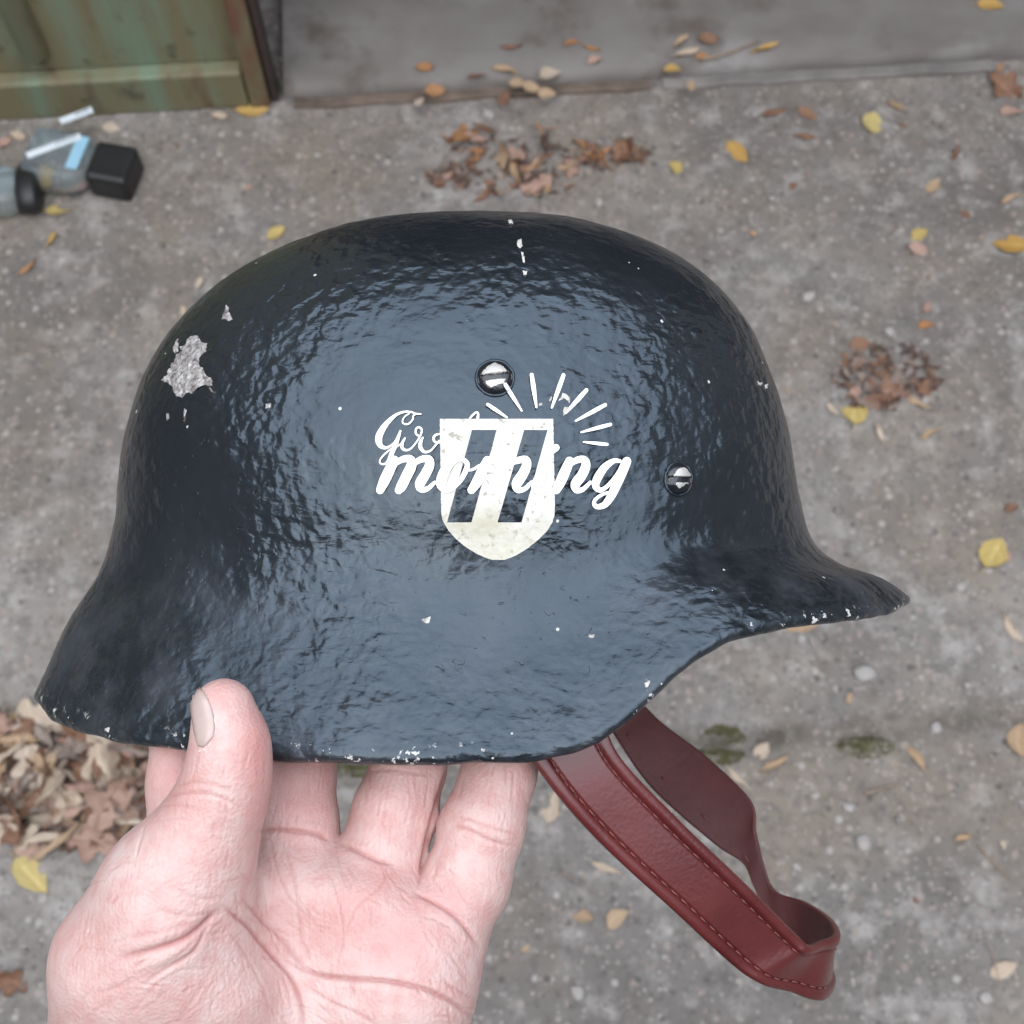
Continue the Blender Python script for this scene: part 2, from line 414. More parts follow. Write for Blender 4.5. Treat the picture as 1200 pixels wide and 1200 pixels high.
V = [(X0,Y0,-.012),(X1,Y0,-.012),(X1,Y1,-.012),(X0,Y1,-.012)]
tag(new_mesh('ground', V, [(0,1,2,3)], M_ground, smooth=False), kind='structure')

# garage threshold slab, running into the building
def slab():
    n = 120; vs = []; fs = []
    x0, x1 = 0.012, 3.2
    prof = [(-0.002, -0.02), (0.000, 0.014), (0.004, 0.022), (0.010, 0.026), (0.05, 0.027), (0.12, 0.028), (0.35, 0.03), (0.8, 0.032), (3.2, 0.032)]
    for i in range(n + 1):
        x = x0 + (x1 - x0) * (i / n) ** 1.5
        for (y, z) in prof:
            e = 0.006 * noise.noise(Vector((x * 12, y, 2))) + 0.003 * noise.noise(Vector((x * 45, y * 9, 2)))
            vs.append(tuple(WM @ Vector((x, y + (e if y < 0.4 else 0), z + 0.3 * e))))
    m = len(prof)
    for i in range(n):
        for k in range(m - 1): fs.append((i*m+k, (i+1)*m+k, (i+1)*m+k+1, i*m+k+1))
    return tag(new_mesh('pavement', vs, fs, M_slab), kind='structure')
slab()
def edging(X0_, X1_, y0, y1, z1, mat, seed):
    a = WM.inverted() @ ground(X0_, 100); b = WM.inverted() @ ground(X1_, 100); n = 60; vs, fs = [], []
    for i in range(n + 1):
        x = a.x + (b.x - a.x) * i / n; e = .003 * noise.noise(Vector((x * 20, seed, 0))); z = z1 + .0015 * noise.noise(Vector((x * 30, seed, 4)))
        for y, zz in ((y0 + e, -.02), (y0 + e, z - .002), (y0 + e + .003, z), (y1 + e, z), (y1 + e, -.02)): vs.append(tuple(WM @ Vector((x, y, zz))))
    for i in range(n):
        for k in range(4): fs.append((i*5+k, (i+1)*5+k, (i+1)*5+k+1, i*5+k+1))
    fs.append((0,1,2,3,4)); fs.append(tuple(n*5+k for k in range(5))[::-1])
    return tag(new_mesh('kerb', vs, fs, mat, smooth=False), kind='structure')
M_rust = mat_simple('rusty_dirty_edge', (0.15, 0.112, 0.088), 0.85, nscale=25, namp=0.45, bscale=60)
M_kerb = mat_simple('pale_concrete_edge', (0.20, 0.183, 0.17), 0.85, nscale=18, namp=0.35, bscale=60)
edging(345, 760, -.018, -.004, .012, M_rust, 1)
edging(775, 1165, -.020, -.004, .012, M_kerb, 2)
SLAB_Z = 0.028
def on_slab(X, Y): return ground(X, Y, SLAB_Z)

# ------------------------------------------------------------------ the green metal gate leaf and the garage it belongs to
gate = empty('metal_gate', mat4=WM)
tag(gate, 'rusty green painted metal gate leaf standing on the concrete', 'gate')
g = MB(); g.box((-1.5, 0.012, 0.075), (-0.036, 0.017, 1.78)); g.build('panel', M_gate, gate)
g = MB(); g.box((-1.5, -0.010, 0.006), (-0.036, 0.016, 0.073)); g.build('bottom_rail', M_gate, gate, bevel=0.004)
g = MB(); g.box((-0.034, -0.012, 0.006), (-0.008, 0.018, 1.78)); g.build('edge_stile', M_gate_edge, gate, bevel=0.004)
g = MB(); g.box((-0.006, -0.006, 0.010), (0.004, 0.022, 1.78)); g.build('closing_strip', M_gate_dark, gate, bevel=0.003)
for rx in (-0.292, -0.66, -1.02):
    g = MB(); g.tube([(rx, 0.012, 0.088), (rx, 0.012, 0.11), (rx, 0.012, 1.7)], [0.004, 0.019, 0.019], 10); g.build('rib', M_gate, gate, smooth=True)
bld = empty('garage', mat4=WM)
tag(bld, 'dim garage opening with grey rendered walls beyond the step', 'garage')
g = MB(); g.box((-1.95, 0.03, -0.01), (-1.502, 0.33, 2.1)); g.build('wall', M_wall, bld)
g = MB(); g.box((1.62, 0.03, -0.01), (3.6, 0.33, 2.1)); g.build('wall', M_wall, bld)
g = MB(); g.box((-1.5, 0.03, 1.80), (1.618, 0.33, 2.1)); g.build('lintel', M_wall, bld)
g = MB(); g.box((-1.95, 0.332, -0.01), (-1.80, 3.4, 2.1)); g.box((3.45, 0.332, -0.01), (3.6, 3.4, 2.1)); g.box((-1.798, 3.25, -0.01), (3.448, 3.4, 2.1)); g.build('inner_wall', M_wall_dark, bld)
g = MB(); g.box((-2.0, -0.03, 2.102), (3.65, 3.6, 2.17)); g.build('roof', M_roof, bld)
# dark panel with an edge stile, standing in the garage at the right
right_panel = empty('metal_gate', mat4=WM @ Matrix.Translation((1.50, 0.05, 0)) @ Matrix.Rotation(R(83), 4, 'Z'))
tag(right_panel, 'dark panel with an edge stile standing in the garage at the right', 'gate')
g = MB(); g.box((0, 0, 0.06), (1.4, 0.01, 1.78)); g.build('panel', M_gate_dark, right_panel)
g = MB(); g.box((-0.03, -0.008, 0.035), (-0.002, 0.022, 1.78)); g.build('edge_stile', M_gate_dark, right_panel, bevel=0.004)

# unseen walls, added so the helmet paint reflects dark at the sides and below
def unseen_wall(name, label, M, L, Hh):
    e = empty(name, mat4=M); tag(e, label, 'wall')
    g = MB(); g.box((-L/2, 0, -0.011), (L/2, 0.25, Hh)); g.build('wall_face', M_wall, e)
    g = MB(); g.box((-L/2 - .03, -0.04, Hh + .002), (L/2 + .03, 0.29, Hh + .06)); g.build('coping', M_roof, e)
unseen_wall('unseen_wall', 'tall grey rendered unseen wall left of the gate, added for dark reflections', Matrix.Translation((-2.6, -0.6, 0)) @ Matrix.Rotation(R(90), 4, 'Z'), 5.0, 3.0)
unseen_wall('unseen_wall', 'tall grey rendered unseen wall right of the step, added for dark reflections', Matrix.Translation((2.9, -0.8, 0)) @ Matrix.Rotation(R(-90), 4, 'Z'), 5.0, 2.7)
unseen_wall('unseen_wall', 'long grey rendered unseen wall behind the photographer, added for dark reflections', Matrix.Translation((0, -3.6, 0)) @ Matrix.Rotation(R(180), 4, 'Z'), 6.0, 3.4)

# ------------------------------------------------------------------ the helmet
helmet = empty('steel_helmet', mat4=HELD)
tag(helmet, 'glossy black painted steel helmet with a shield emblem, held up in a hand', 'helmet')
XC = 560.0
front = np.array([(560,255),(655,258),(748,281),(822,322),(876,380),(908,448),(926,515),(940,585),(957,636),(990,663),(1034,677),(1065,696)], float)
back = np.array([(560,255),(460,260),(365,282),(285,320),(220,370),(175,435),(152,500),(142,560),(135,615),(117,672),(80,735),(46,812)], float)
side = np.array([(0,337),(95,331),(180,307),(248,266),(297,205),(323,138),(337,75),(334,12),(325,-45),(332,-100),(356,-160),(384,-215)], float)
def mer(a):
    u = np.abs(a[:, 0] - XC) * np.linspace(0.985, 0.968, len(a)); z = (600 - a[:, 1]); z = np.where(z > 0, z * 0.978, z)
    return np.stack([u, z], 1)
NT_ = 300; NP = 760
Fm, Bm, Sm = crom(mer(front), NT_), crom(mer(back), NT_), crom(side, NT_)
rim_img = np.array([(-40,800),(44,812),(60,836),(120,854),(220,868),(330,879),(500,882),(610,880),(660,872),(704,856),(742,824),(780,786),(820,755),(860,737),(930,723),(1000,716),(1045,709),(1066,698),(1100,692)], float)
ph = np.linspace(0, 2*pi, NP, endpoint=False)
cph, sph = np.cos(ph), np.sin(ph)
cf = np.where(cph > 0, cph, 0)**2; cb = np.where(cph < 0, -cph, 0)**2; s2 = sph**2
def plan(Ux, Uy):        # a squarer plan than an ellipse at the sides
    return Ux * np.sign(cph) * np.abs(cph)**0.96, -Uy * np.sign(sph) * np.abs(sph)**0.96
# rim height for each direction of the near half, so the lip follows the photograph
Ux1 = np.where(cph > 0, Fm[-1, 0], Bm[-1, 0]); xr, yr = plan(Ux1, np.full(NP, Sm[-1, 0]))
kk = F / (F + yr); Xi = 600 + (xr + XC - 600) * kk
zr_near = -(np.interp(Xi, rim_img[:, 0], rim_img[:, 1]) - 600) / kk
half = NP // 2
zr = zr_near.copy()
idx = np.arange(NP); mir = (NP - idx) % NP
near = idx <= half
for i in idx:
    if sph[i] < -1e-9: zr[i] = zr_near[mir[i]]
ker = np.ones(9) / 9
zr = np.convolve(np.r_[zr[-4:], zr, zr[:4]], ker, 'valid')
tt = np.linspace(0, 1, NT_); w = np.clip((tt - 0.60) / 0.40, 0, 1); w = w * w * (3 - 2 * w)
G = np.zeros((NT_, NP, 3))
for i in range(NT_):
    Ux = np.where(cph > 0, Fm[i, 0], Bm[i, 0])
    x, y = plan(Ux, np.full(NP, Sm[i, 0]))
    z = Fm[i, 1] * cf + Bm[i, 1] * cb + Sm[i, 1] * s2
    z1 = Fm[-1, 1] * cf + Bm[-1, 1] * cb + Sm[-1, 1] * s2
    z = z + (zr - z1) * w[i]
    G[i, :, 0] = (x + XC - 600) * S; G[i, :, 1] = y * S; G[i, :, 2] = z * S
def grid_normals(G):
    du = np.roll(G, -1, 1) - np.roll(G, 1, 1); dv = np.gradient(G, axis=0)
    n = np.cross(dv, du); l = np.linalg.norm(n, axis=2, keepdims=True); n = n / np.maximum(l, 1e-12)
    return n
N = grid_normals(G); N[0] = (0, 0, 1)
if N[NT_//2, 0, 0] < 0: N = -N; N[0] = (0, 0, 1)
# hand-brushed lumpy paint: real relief on the outside
lump = np.zeros((NT_, NP))
for i in range(1, NT_):
    for j in range(NP):
        q = Vector(G[i, j])
        a = noise.noise(q * 95) * 0.00042 + noise.noise(q * 40 + Vector((9, 2, 4))) * 0.0011
        m = max(0.0, noise.noise(q * 26 + Vector((3, 7, 1))) + 0.25)
        lump[i, j] = a * 0.45 + noise.noise(Vector((q.x * 200, q.y * 200, q.z * 330))) * 0.00024 * m
G2 = G + N * lump[:, :, None]
rows = [G2[i] for i in range(NT_)]
rimv = [np.clip((i / (NT_ - 1) - 0.985) / 0.012, 0, 1) for i in range(NT_)]
skv = [np.clip((i / (NT_ - 1) - 0.70) / 0.2, 0, 1) for i in range(NT_)]
# rolled rim
d = G2[-1] - G2[-4]; d /= np.linalg.norm(d, axis=1, keepdims=True); n_ = N[-3]; n_ = n_ - d * np.sum(n_ * d, 1, keepdims=True); n_ /= np.linalg.norm(n_, axis=1, keepdims=True)
RR = (0.0024 * (1 - 0.45 * cf))[:, None]
bead = np.array([noise.noise(Vector(G[-1, j]) * 160) * 0.0004 for j in range(NP)])[:, None]
for a in np.linspace(0.35, pi, 7):
    rows.append(G2[-1] - n_ * RR + (n_ * cos(a) + d * sin(a)) * (RR + bead)); rimv.append(1.0); skv.append(1.0)
for i in range(NT_ - 3, 0, -12):
    rows.append(G[i] - N[i] * 2 * RR); rimv.append(0.0); skv.append(0.3)
allv = np.concatenate(rows[1:] and [rows[0][:1]] + rows[1:])
nr = len(rows)
faces = []
for j in range(NP): faces.append((0, 1 + j, 1 + (j + 1) % NP))
for i in range(1, nr - 1):
    b = 1 + (i - 1) * NP
    for j in range(NP):
        k = (j + 1) % NP
        faces.append((b + j, b + NP + j, b + NP + k, b + k))
shell = new_mesh('shell', allv, faces, M_paint, helmet)
set_attr(shell, 'rim', np.r_[0, np.repeat(rimv[1:], NP)]); set_attr(shell, 'skirt', np.r_[0, np.repeat(skv[1:], NP)])
bvh_shell = BVHTree.FromPolygons([Vector(v) for v in allv.tolist()], faces)

def hit(bvh, X, Y, off):
    loc, nn, _, _ = bvh.ray_cast(LENS, ray_l(X, Y))
    if loc is None: return None, None
    if nn.dot(loc - LENS) > 0: nn = -nn
    return loc + nn * off, nn

# rivets: slotted domed heads
riv_v, riv_f = [], []
def rivet(X, Y, rpx, slot_deg, worn_seed):
    c, nn = hit(bvh_shell, X, Y, 0)
    # average the normal over the lumps
    ns = Vector((0, 0, 0))
    for a in range(12):
        q, n2 = hit(bvh_shell, X + 14 * cos(a), Y + 14 * sin(a), 0); ns += n2
    nn = ns.normalized()
    dep = (c - LENS).y; r = rpx * dep / F
    ax = Vector((cos(R(slot_deg)), 0, sin(R(slot_deg)))); ax = (ax - nn * ax.dot(nn)).normalized(); ay = nn.cross(ax)
    def disc(r0, r1, h0, h1, slot, name, mat, nrad=26, nang=72):
        vs, fs, wn_ = [], [], []
        for i in range(nrad + 1):
            t = i / nrad
            for k in range(nang):
                a = 2 * pi * k / nang; rr = r1 * t
                x, y = rr * cos(a), rr * sin(a)
                h = h0 + (h1 - h0) * math.sqrt(max(0, 1 - (0.985 * t) ** 2.4))
                wv = 0.55 - 0.75 * t ** 3
                if slot and abs(y + 0.05 * r1) < 0.19 * r1 and t < 0.93:
                    h -= 0.34 * (h1 - h0) ; wv = 0.12
                vs.append(tuple(c + ax * x + ay * y + nn * h)); wn_.append(wv + (0.15 if y > 0 else 0.0))
        for i in range(nrad):
            for k in range(nang):
                k2 = (k + 1) % nang
                fs.append((i*nang+k, i*nang+k2, (i+1)*nang+k2, (i+1)*nang+k))
        return vs, fs, wn_
    vs, fs, wv = disc(0, r, -0.0004, 0.0024, True, 'rivet', M_rivet)
    o = new_mesh('rivet', vs, fs, M_rivet, helmet)
    set_attr(o, 'worn', wv)
    # paint collar
    g = MB(); ring = [c + (ax * cos(2*pi*k/40) + ay * sin(2*pi*k/40)) * r * (1.05 + 0.04 * noise.noise(Vector((k * .4, worn_seed, 0)))) + nn * 0.0001 for k in range(41)]
    g.tube(ring, 0.00042, 6, False); g.build('collar', M_paint, o, smooth=True)
    riv_f.append((vs, fs))
    return o
r1 = rivet(580, 443, 21, 8, 1); r1['label'] = 'slotted rivet worn bright, upper one above the shield'
r2 = rivet(795, 561, 18.5, 0, 5); r2['label'] = 'slotted rivet worn bright, nearer the visor'
cv = [Vector(v) for v in allv.tolist()]; cfx = list(faces)
for vs, fs in riv_f:
    b = len(cv); cv += [Vector(v) for v in vs]; cfx += [tuple(b + i for i in f) for f in fs]
bvh_all = BVHTree.FromPolygons(cv, cfx)

# emblem: white shield with two slanted bars left open to the black paint
def emblem():
    vs, fs, low = [], [], []
    ys = sorted(list(np.arange(491, 657.1, 1.5)) + [503.999, 504.001, 611.999, 612.001])
    outl = [(491, 515.5, 648), (590, 517, 650), (604, 517.5, 649.5), (612, 520, 647), (622, 526, 641), (632, 535, 631), (641, 546, 620), (649, 559, 608), (654, 570, 597), (657, 581, 588)]
    oy = [o[0] for o in outl]
    def bars(y):
        if not 504 < y < 612: return []
        t = (y - 504) / 108
        return [(553 - 29 * t, 582 - 29.5 * t), (614 - 31 * t, 641.5 - 30.5 * t)]
    prev = None
    for y in ys:
        l = np.interp(y, oy, [o[1] for o in outl]); r = np.interp(y, oy, [o[2] for o in outl])
        edge = 0.6 * noise.noise(Vector((y * .3, 0, 0)))
        bb = bars(y)
        cuts = [l + edge] + [c for b in bb for c in b] + [r + edge]
        row = []
        for s in range(0, len(cuts), 2):
            n = 16
            seg = []
            for k in range(n + 1):
                X = cuts[s] + (cuts[s+1] - cuts[s]) * k / n
                q, _ = hit(bvh_shell, X, y, 0.00022); seg.append(len(vs)); vs.append(tuple(q)); low.append(np.clip((y - 575) / 40, 0, 1))
            row.append(seg)
        if prev is not None:
            if len(prev) == len(row):
                for a, b in zip(prev, row):
                    for k in range(len(a) - 1): fs.append((a[k], a[k+1], b[k+1], b[k]))
        prev = row
    o = new_mesh('shield_emblem', vs, fs, M_shield, helmet)
    set_attr(o, 'low', low)
    o['label'] = 'worn white shield emblem with two slanted dark bars'
    return o
emblem()

# white lettering: each stroke a strip laid over the curved paint
_lay = [0]
def strokes(name, paths, mat=M_letter, parent=helmet, base=0.0004, bvh=None):
    vs, fs = [], []
    bvh = bvh or bvh_all
    for path in paths:
        pts = np.array([(q[0], q[1]) for q in path], float); ws = np.array([q[2] for q in path], float)
        n = max(8, int(np.sum(np.linalg.norm(np.diff(pts, axis=0), axis=1)) / 1.6))
        c = crom(np.column_stack([pts, ws]), n)
        _lay[0] += 1; off = base + (_lay[0] % 12) * 0.000018
        tg = np.gradient(c[:, :2], axis=0); tg /= np.maximum(np.linalg.norm(tg, axis=1, keepdims=True), 1e-6)
        # round caps
        first, last = c[0].copy(), c[-1].copy()
        cap = [(-1, .05), (-.92, .4), (-.7, .72), (-.38, .93)]
        pre = [np.r_[first[:2] + tg[0] * a * first[2] / 2, first[2] * s_] for a, s_ in cap]
        post = [np.r_[last[:2] - tg[-1] * a * last[2] / 2, last[2] * s_] for a, s_ in reversed(cap)]
        c = np.vstack([pre, c, post]); tg = np.vstack([[tg[0]] * 4, tg, [tg[-1]] * 4])
        nm = np.stack([-tg[:, 1], tg[:, 0]], 1)
        m = 5; b = len(vs); ok = True
        for i in range(len(c)):
            for k in range(m):
                q2 = c[i, :2] + nm[i] * c[i, 2] * (k / (m - 1) - 0.5)
                q, _ = hit(bvh, q2[0], q2[1], off)
                vs.append(tuple(q))
        for i in range(len(c) - 1):
            for k in range(m - 1): fs.append((b+i*m+k, b+i*m+k+1, b+(i+1)*m+k+1, b+(i+1)*m+k))
    return new_mesh(name, vs, fs, mat, parent)
c5 = lambda L: [(420 + x / 6, 460 + y / 6, w / 6) for x, y, w in L]
c6 = lambda L: [(580 + x / 6, 420 + y / 6, w / 6) for x, y, w in L]
strokes('lettering', [
    c5([(440,154,10),(400,150,12),(375,140,12),(330,138,14),(270,158,20),(205,215,34),(160,280,46),(145,330,48),(160,375,34),(200,388,20),(245,362,13),(285,310,13)]),
    c5([(412,152,9),(388,165,10),(385,190,11),(355,222,12),(322,222,11),(312,200,10),(330,170,9),(360,150,9)]),
    c5([(298,272,14),(285,310,22),(262,370,32),(236,430,30),(212,480,20),(185,503,13),(158,497,12),(155,475,11),(180,440,11),(225,402,11),(270,382,11),(305,360,12)]),
    c5([(330,322,12),(312,355,20),(310,388,22),(335,405,16),(370,395,12),(410,350,11),(440,300,12),(448,265,13),(430,246,13),(408,258,14),(408,292,14),(435,310,12)]),
    c5([(455,318,12),(440,350,24),(440,390,26),(470,418,18),(510,408,13),(545,370,12),(570,340,12)]),
    c5([(575,292,12),(545,300,16),(530,322,18),(540,348,14),(575,352,12)]),
    c5([(780,192,12),(800,165,13),(828,143,13),(842,152,14),(838,192,20)]),
])['label'] = 'thin white script word Good'
strokes('lettering', [
    c5([(255,478,68),(225,540,72),(190,615,74),(158,684,56)]),
    c5([(215,560,16),(265,500,34),(320,468,46),(372,470,56),(376,515,70),(345,580,72),(305,660,70),(288,684,56)]),
    c5([(345,560,16),(395,500,34),(450,468,46),(500,470,54),(502,515,66),(470,580,70),(436,640,70),(445,678,48),(490,674,34),(540,630,24)]),
    c5([(735,468,30),(690,470,34),(640,505,58),(600,570,70),(585,640,70),(612,680,42),(660,672,32),(715,620,34),(755,550,36),(765,500,34),(735,468,30)]),
    c5([(760,545,18),(800,542,18),(850,515,22)]),
    c5([(905,478,60),(875,540,70),(838,620,72),(795,684,56)]),
    c5([(880,520,24),(915,480,36),(955,480,42),(970,510,30)]),
    c5([(1040,478,60),(1010,540,70),(975,620,72),(945,684,52)]),
    c6([(60,800,18),(110,740,34),(165,715,46),(215,712,54),(220,755,66),(190,820,70),(152,880,70),(160,922,48),(205,916,34),(255,870,24)]),
    c6([(368,720,56),(340,780,70),(302,860,72),(285,900,66),(305,928,42),(350,918,32),(405,870,24)]),
    c6([(390,655,44),(425,628,50)]),
    c6([(520,722,60),(495,780,70),(460,860,72),(428,926,54)]),
    c6([(475,810,18),(525,745,34),(575,714,46),(622,714,54),(632,755,64),(605,820,68),(562,880,68),(568,924,46),(612,918,34),(665,870,24)]),
    c6([(870,722,26),(825,722,36),(765,765,52),(715,840,58),(702,895,50),(735,925,34),(785,895,28),(840,830,26),(880,770,28)]),
    c6([(918,725,62),(890,790,68),(850,880,66),(810,965,58),(765,1025,46),(715,1040,36),(690,1018,28),(705,985,24),(750,955,22),(800,940,20)]),
], base=0.0006)['label'] = 'bold white brush script word morning'
for (x0, y0, x1, y1, w0) in ((571.5, 475, 594, 490, 4.2), (591, 450.5, 611, 482, 4.6), (622.6, 440.5, 628, 478, 5.2), (659.4, 441, 646, 478.5, 5.2), (686, 458.5, 662, 485, 5.2), (708, 475.5, 673.5, 494, 4.8), (714, 498, 680, 507, 4.4), (710, 521, 683, 518.3, 4.0)):
    strokes('sunburst_ray', [[(x0, y0, w0 * 0.85), ((x0*2+x1)/3, (y0*2+y1)/3, w0), ((x0+2*x1)/3, (y0+2*y1)/3, w0 * 0.8), (x1, y1, w0 * 0.45)]], base=0.0007)

# flaked paint: ragged patches following the surface
def patch(name, outline, mat, off=0.0003, step=1.6, label=None, rough=0.0004):
    from mathutils.geometry import tessellate_polygon
    pts = np.array(outline, float)
    # densify with a ragged edge
    dense = []
    for i in range(len(pts)):
        a, b = pts[i], pts[(i + 1) % len(pts)]
        m = max(1, int(np.linalg.norm(b - a) / 2.2))
        for k in range(m):
            q = a + (b - a) * k / m
            dense.append(q + np.array([noise.noise(Vector((q[0] * .35, q[1] * .35, 1))), noise.noise(Vector((q[0] * .35, q[1] * .35, 7)))]) * 1.6)
    bm = bmesh.new()
    vv = [bm.verts.new((q[0], q[1], 0)) for q in dense]
    f = bm.faces.new(vv); bmesh.ops.triangulate(bm, faces=[f])
    for _ in range(2):
        es = [e for e in bm.edges if e.calc_length() > step * 2.2]
        if es: bmesh.ops.subdivide_edges(bm, edges=es, cuts=1); bmesh.ops.triangulate(bm, faces=bm.faces[:])
    for v in bm.verts:
        e = any(ed.is_boundary for ed in v.link_edges)
        o = 0.00003 if e else off + rough * abs(noise.noise(Vector((v.co.x * .22, v.co.y * .22, 4))))
        q, _ = hit(bvh_shell, v.co.x, v.co.y, o)
        if q is not None: v.co = q
    me = bpy.data.meshes.new(name); bm.to_mesh(me); bm.free(); me.materials.append(mat)
    o = bpy.data.objects.new(name, me); COL.objects.link(o); o.parent = helmet
    if label: o['label'] = label
    return o
k8 = lambda L: [(160 + x * 260 / 1200, 340 + y * 260 / 1200) for x, y in L]
patch('paint_chip', k8([(333,244),(352,285),(382,288),(374,330),(340,365),(335,410),(358,418),(365,448),(388,470),(405,470),(410,515),(395,520),(372,512),(352,490),(322,478),(308,505),(318,540),(298,560),(268,555),(245,582),(215,572),(198,545),(190,490),(152,500),(132,485),(168,455),(195,400),(222,350),(250,330),(232,310),(268,292),(280,255),(292,315),(300,268)]), M_chip, label='large ragged grey patch where the paint flaked off')
patch('paint_chip', k8([(215,268),(228,262),(226,330),(205,342),(195,312)]), M_chip)
patch('paint_chip', k8([(485,80),(500,95),(498,115),(522,160),(495,165),(478,155),(460,158),(472,120)]), M_chip)
patch('paint_chip', k8([(392,525),(405,535),(424,553),(404,556)]), M_chip)
patch('paint_chip', k8([(700,615),(728,612),(722,632),(698,640)]), M_chip)
patch('paint_chip', k8([(160,665),(175,668),(172,705),(162,700)]), M_chip)
patch('paint_chip', k8([(258,640),(270,650),(264,715),(254,705)]), M_chip)
k2 = lambda L: [(560 + x / 3, 240 + y / 3) for x, y in L]
patch('paint_chip', k2([(108,52),(122,54),(126,66),(110,64)]), M_fleck)
patch('paint_chip', k2([(138,124),(152,120),(156,145),(150,152),(140,145)]), M_fleck)
patch('paint_chip', k2([(152,165),(160,168),(168,205),(158,202)]), M_fleck)
patch('paint_chip', k2([(160,232),(174,234),(172,247),(162,247)]), M_fleck)
patch('paint_chip', k2([(985,620),(1000,624),(996,636),(986,632)]), M_fleck)
patch('paint_chip', k2([(1008,632),(1020,628),(1018,646),(1008,644)]), M_fleck)
patch('paint_chip', c6([(475,245,1),(500,245,1),(532,280,1),(525,320,1),(505,290,1),(485,280,1),(450,300,1)]) and [(580+x/6, 420+y/6) for x, y in ((475,245),(500,245),(532,280),(525,320),(508,292),(485,280),(450,300))], M_fleck)
patch('paint_chip', [(580+x/6, 420+y/6) for x, y in ((490,340),(520,345),(500,390),(484,400),(482,365))], M_fleck)
patch('paint_chip', [(580+x/6, 420+y/6) for x, y in ((392,262),(402,268),(388,305),(378,300))], M_fleck)
patch('paint_chip', [(580+x/6, 420+y/6) for x, y in ((310,315),(330,310),(332,328),(312,330))], M_fleck)
patch('paint_chip', [(280+x/2.4, 640+y/2.4) for x, y in ((515,206),(540,198),(536,216),(522,214))], M_fleck)
patch('paint_chip', [(280+x/2.4, 640+y/2.4) for x, y in ((985,248),(1000,250),(998,258),(984,256))], M_fleck)
patch('paint_chip', [(280+x/2.4, 640+y/2.4) for x, y in ((680,568),(694,572),(690,580),(682,578))], M_fleck)
patch('paint_chip', [(280+x/2.4, 640+y/2.4) for x, y in ((1140,385),(1156,380),(1150,398),(1142,396))], M_fleck)

# ------------------------------------------------------------------ chin strap
ST = [((590,838,.347),(704,815,.353)), ((640,915,.346),(722,880,.351)), ((700,985,.352),(790,955,.358)), ((790,1068,.363),(870,1032,.368)),
      ((855,1128,.374),(930,1092,.380)), ((885,1149,.378),(948,1108,.383)), ((920,1160,.386),(962,1103,.391)), ((958,1172,.396),(979,1094,.401)),
      ((972,1152,.415),(970,1076,.416)), ((948,1125,.430),(940,1056,.432)), ((910,1090,.438),(908,1044,.440)), ((884,1040,.444),(896,1018,.444)),
      ((871,1012,.448),(885,975,.448)), ((836,988,.453),(880,938,.453)), ((765,925,.463),(827,886,.465)), ((722,865,.470),(768,840,.473)), ((688,805,.478),(728,790,.481)), ((650,740,.503),(690,726,.505)), ((626,690,.524),(664,678,.526))]
ea = crom([tuple(P(*a)) for a, b in ST], 292); eb = crom([tuple(P(*b)) for a, b in ST], 292)
ctr = (ea + eb) / 2; wid = eb - ea; wl_ = np.linalg.norm(wid, axis=1, keepdims=True); wu = wid / wl_
tgv = np.gradient(ctr, axis=0); tgv /= np.linalg.norm(tgv, axis=1, keepdims=True)
nrm = np.cross(wu, tgv); nrm /= np.linalg.norm(nrm, axis=1, keepdims=True)
if nrm[60, 1] > 0: nrm = -nrm             # outward face of the strap looks at the lens on the near run
prof = []
NV = 45
for k in range(NV):
    v = k / (NV - 1); e = min(v, 1 - v)
    h = 0.0011
    if e < 0.18: h = 0.00105 + 0.0008 * math.sqrt(max(0, 1 - ((e - 0.092) / 0.092) ** 2))
    if 0.18 <= e < 0.22: h = 0.00055
    if e == 0: h = 0.0002
    prof.append((v, h))
loop = prof + [(v, -0.0009 if 0.02 < v < 0.98 else -0.0003) for v, _ in reversed(prof)]
sv, sf = [], []
m = len(loop)
for i in range(len(ctr)):
    for v, h in loop: sv.append(ea[i] + wid[i] * v + nrm[i] * h)
for i in range(len(ctr) - 1):
    for k in range(m):
        k2 = (k + 1) % m; sf.append((i*m+k, i*m+k2, (i+1)*m+k2, (i+1)*m+k))
sf.append(tuple(range(m))); sf.append(tuple((len(ctr)-1)*m + k for k in range(m))[::-1])
strap = new_mesh('chin_strap', np.array(sv), sf, [M_leather, M_lining], helmet)
strap.data.polygons.foreach_set('material_index', [1 if (q % m) >= NV and (q % m) < 2 * NV - 1 else 0 for q in range((len(ctr) - 1) * m)] + [0, 0])
strap['label'] = 'oxblood leather chin strap hanging in a loop'
def stitch_line(v, i0, i1, name='stitching', pitch=0.0044):
    acc = 0.0; start = None; mb = MB(); line = [Vector(ea[i] + wid[i] * v + nrm[i] * (0.0010 if i < 150 else -0.0011)) for i in range(i0, i1)]
    run = []; length = 0
    for a, b in zip(line[:-1], line[1:]):
        s_ = (b - a).length; steps = max(1, int(s_ / 0.0003))
        for q in range(steps):
            pnt = a.lerp(b, q / steps); phase = (length + s_ * q / steps) % pitch
            if phase < min(pitch * 0.72, 0.0034): run.append(pnt)
            elif run:
                if len(run) > 2: mb.tube([run[0], run[len(run)//2] , run[-1]], [0.00022, 0.00032, 0.00022], 5)
                run = []
        length += s_
    o = mb.build(name, M_thread, strap, smooth=True); o['kind'] = 'stuff'
stitch_line(0.20, 12, 118); stitch_line(0.80, 12, 84); stitch_line(0.24, 190, 245, pitch=0.019)
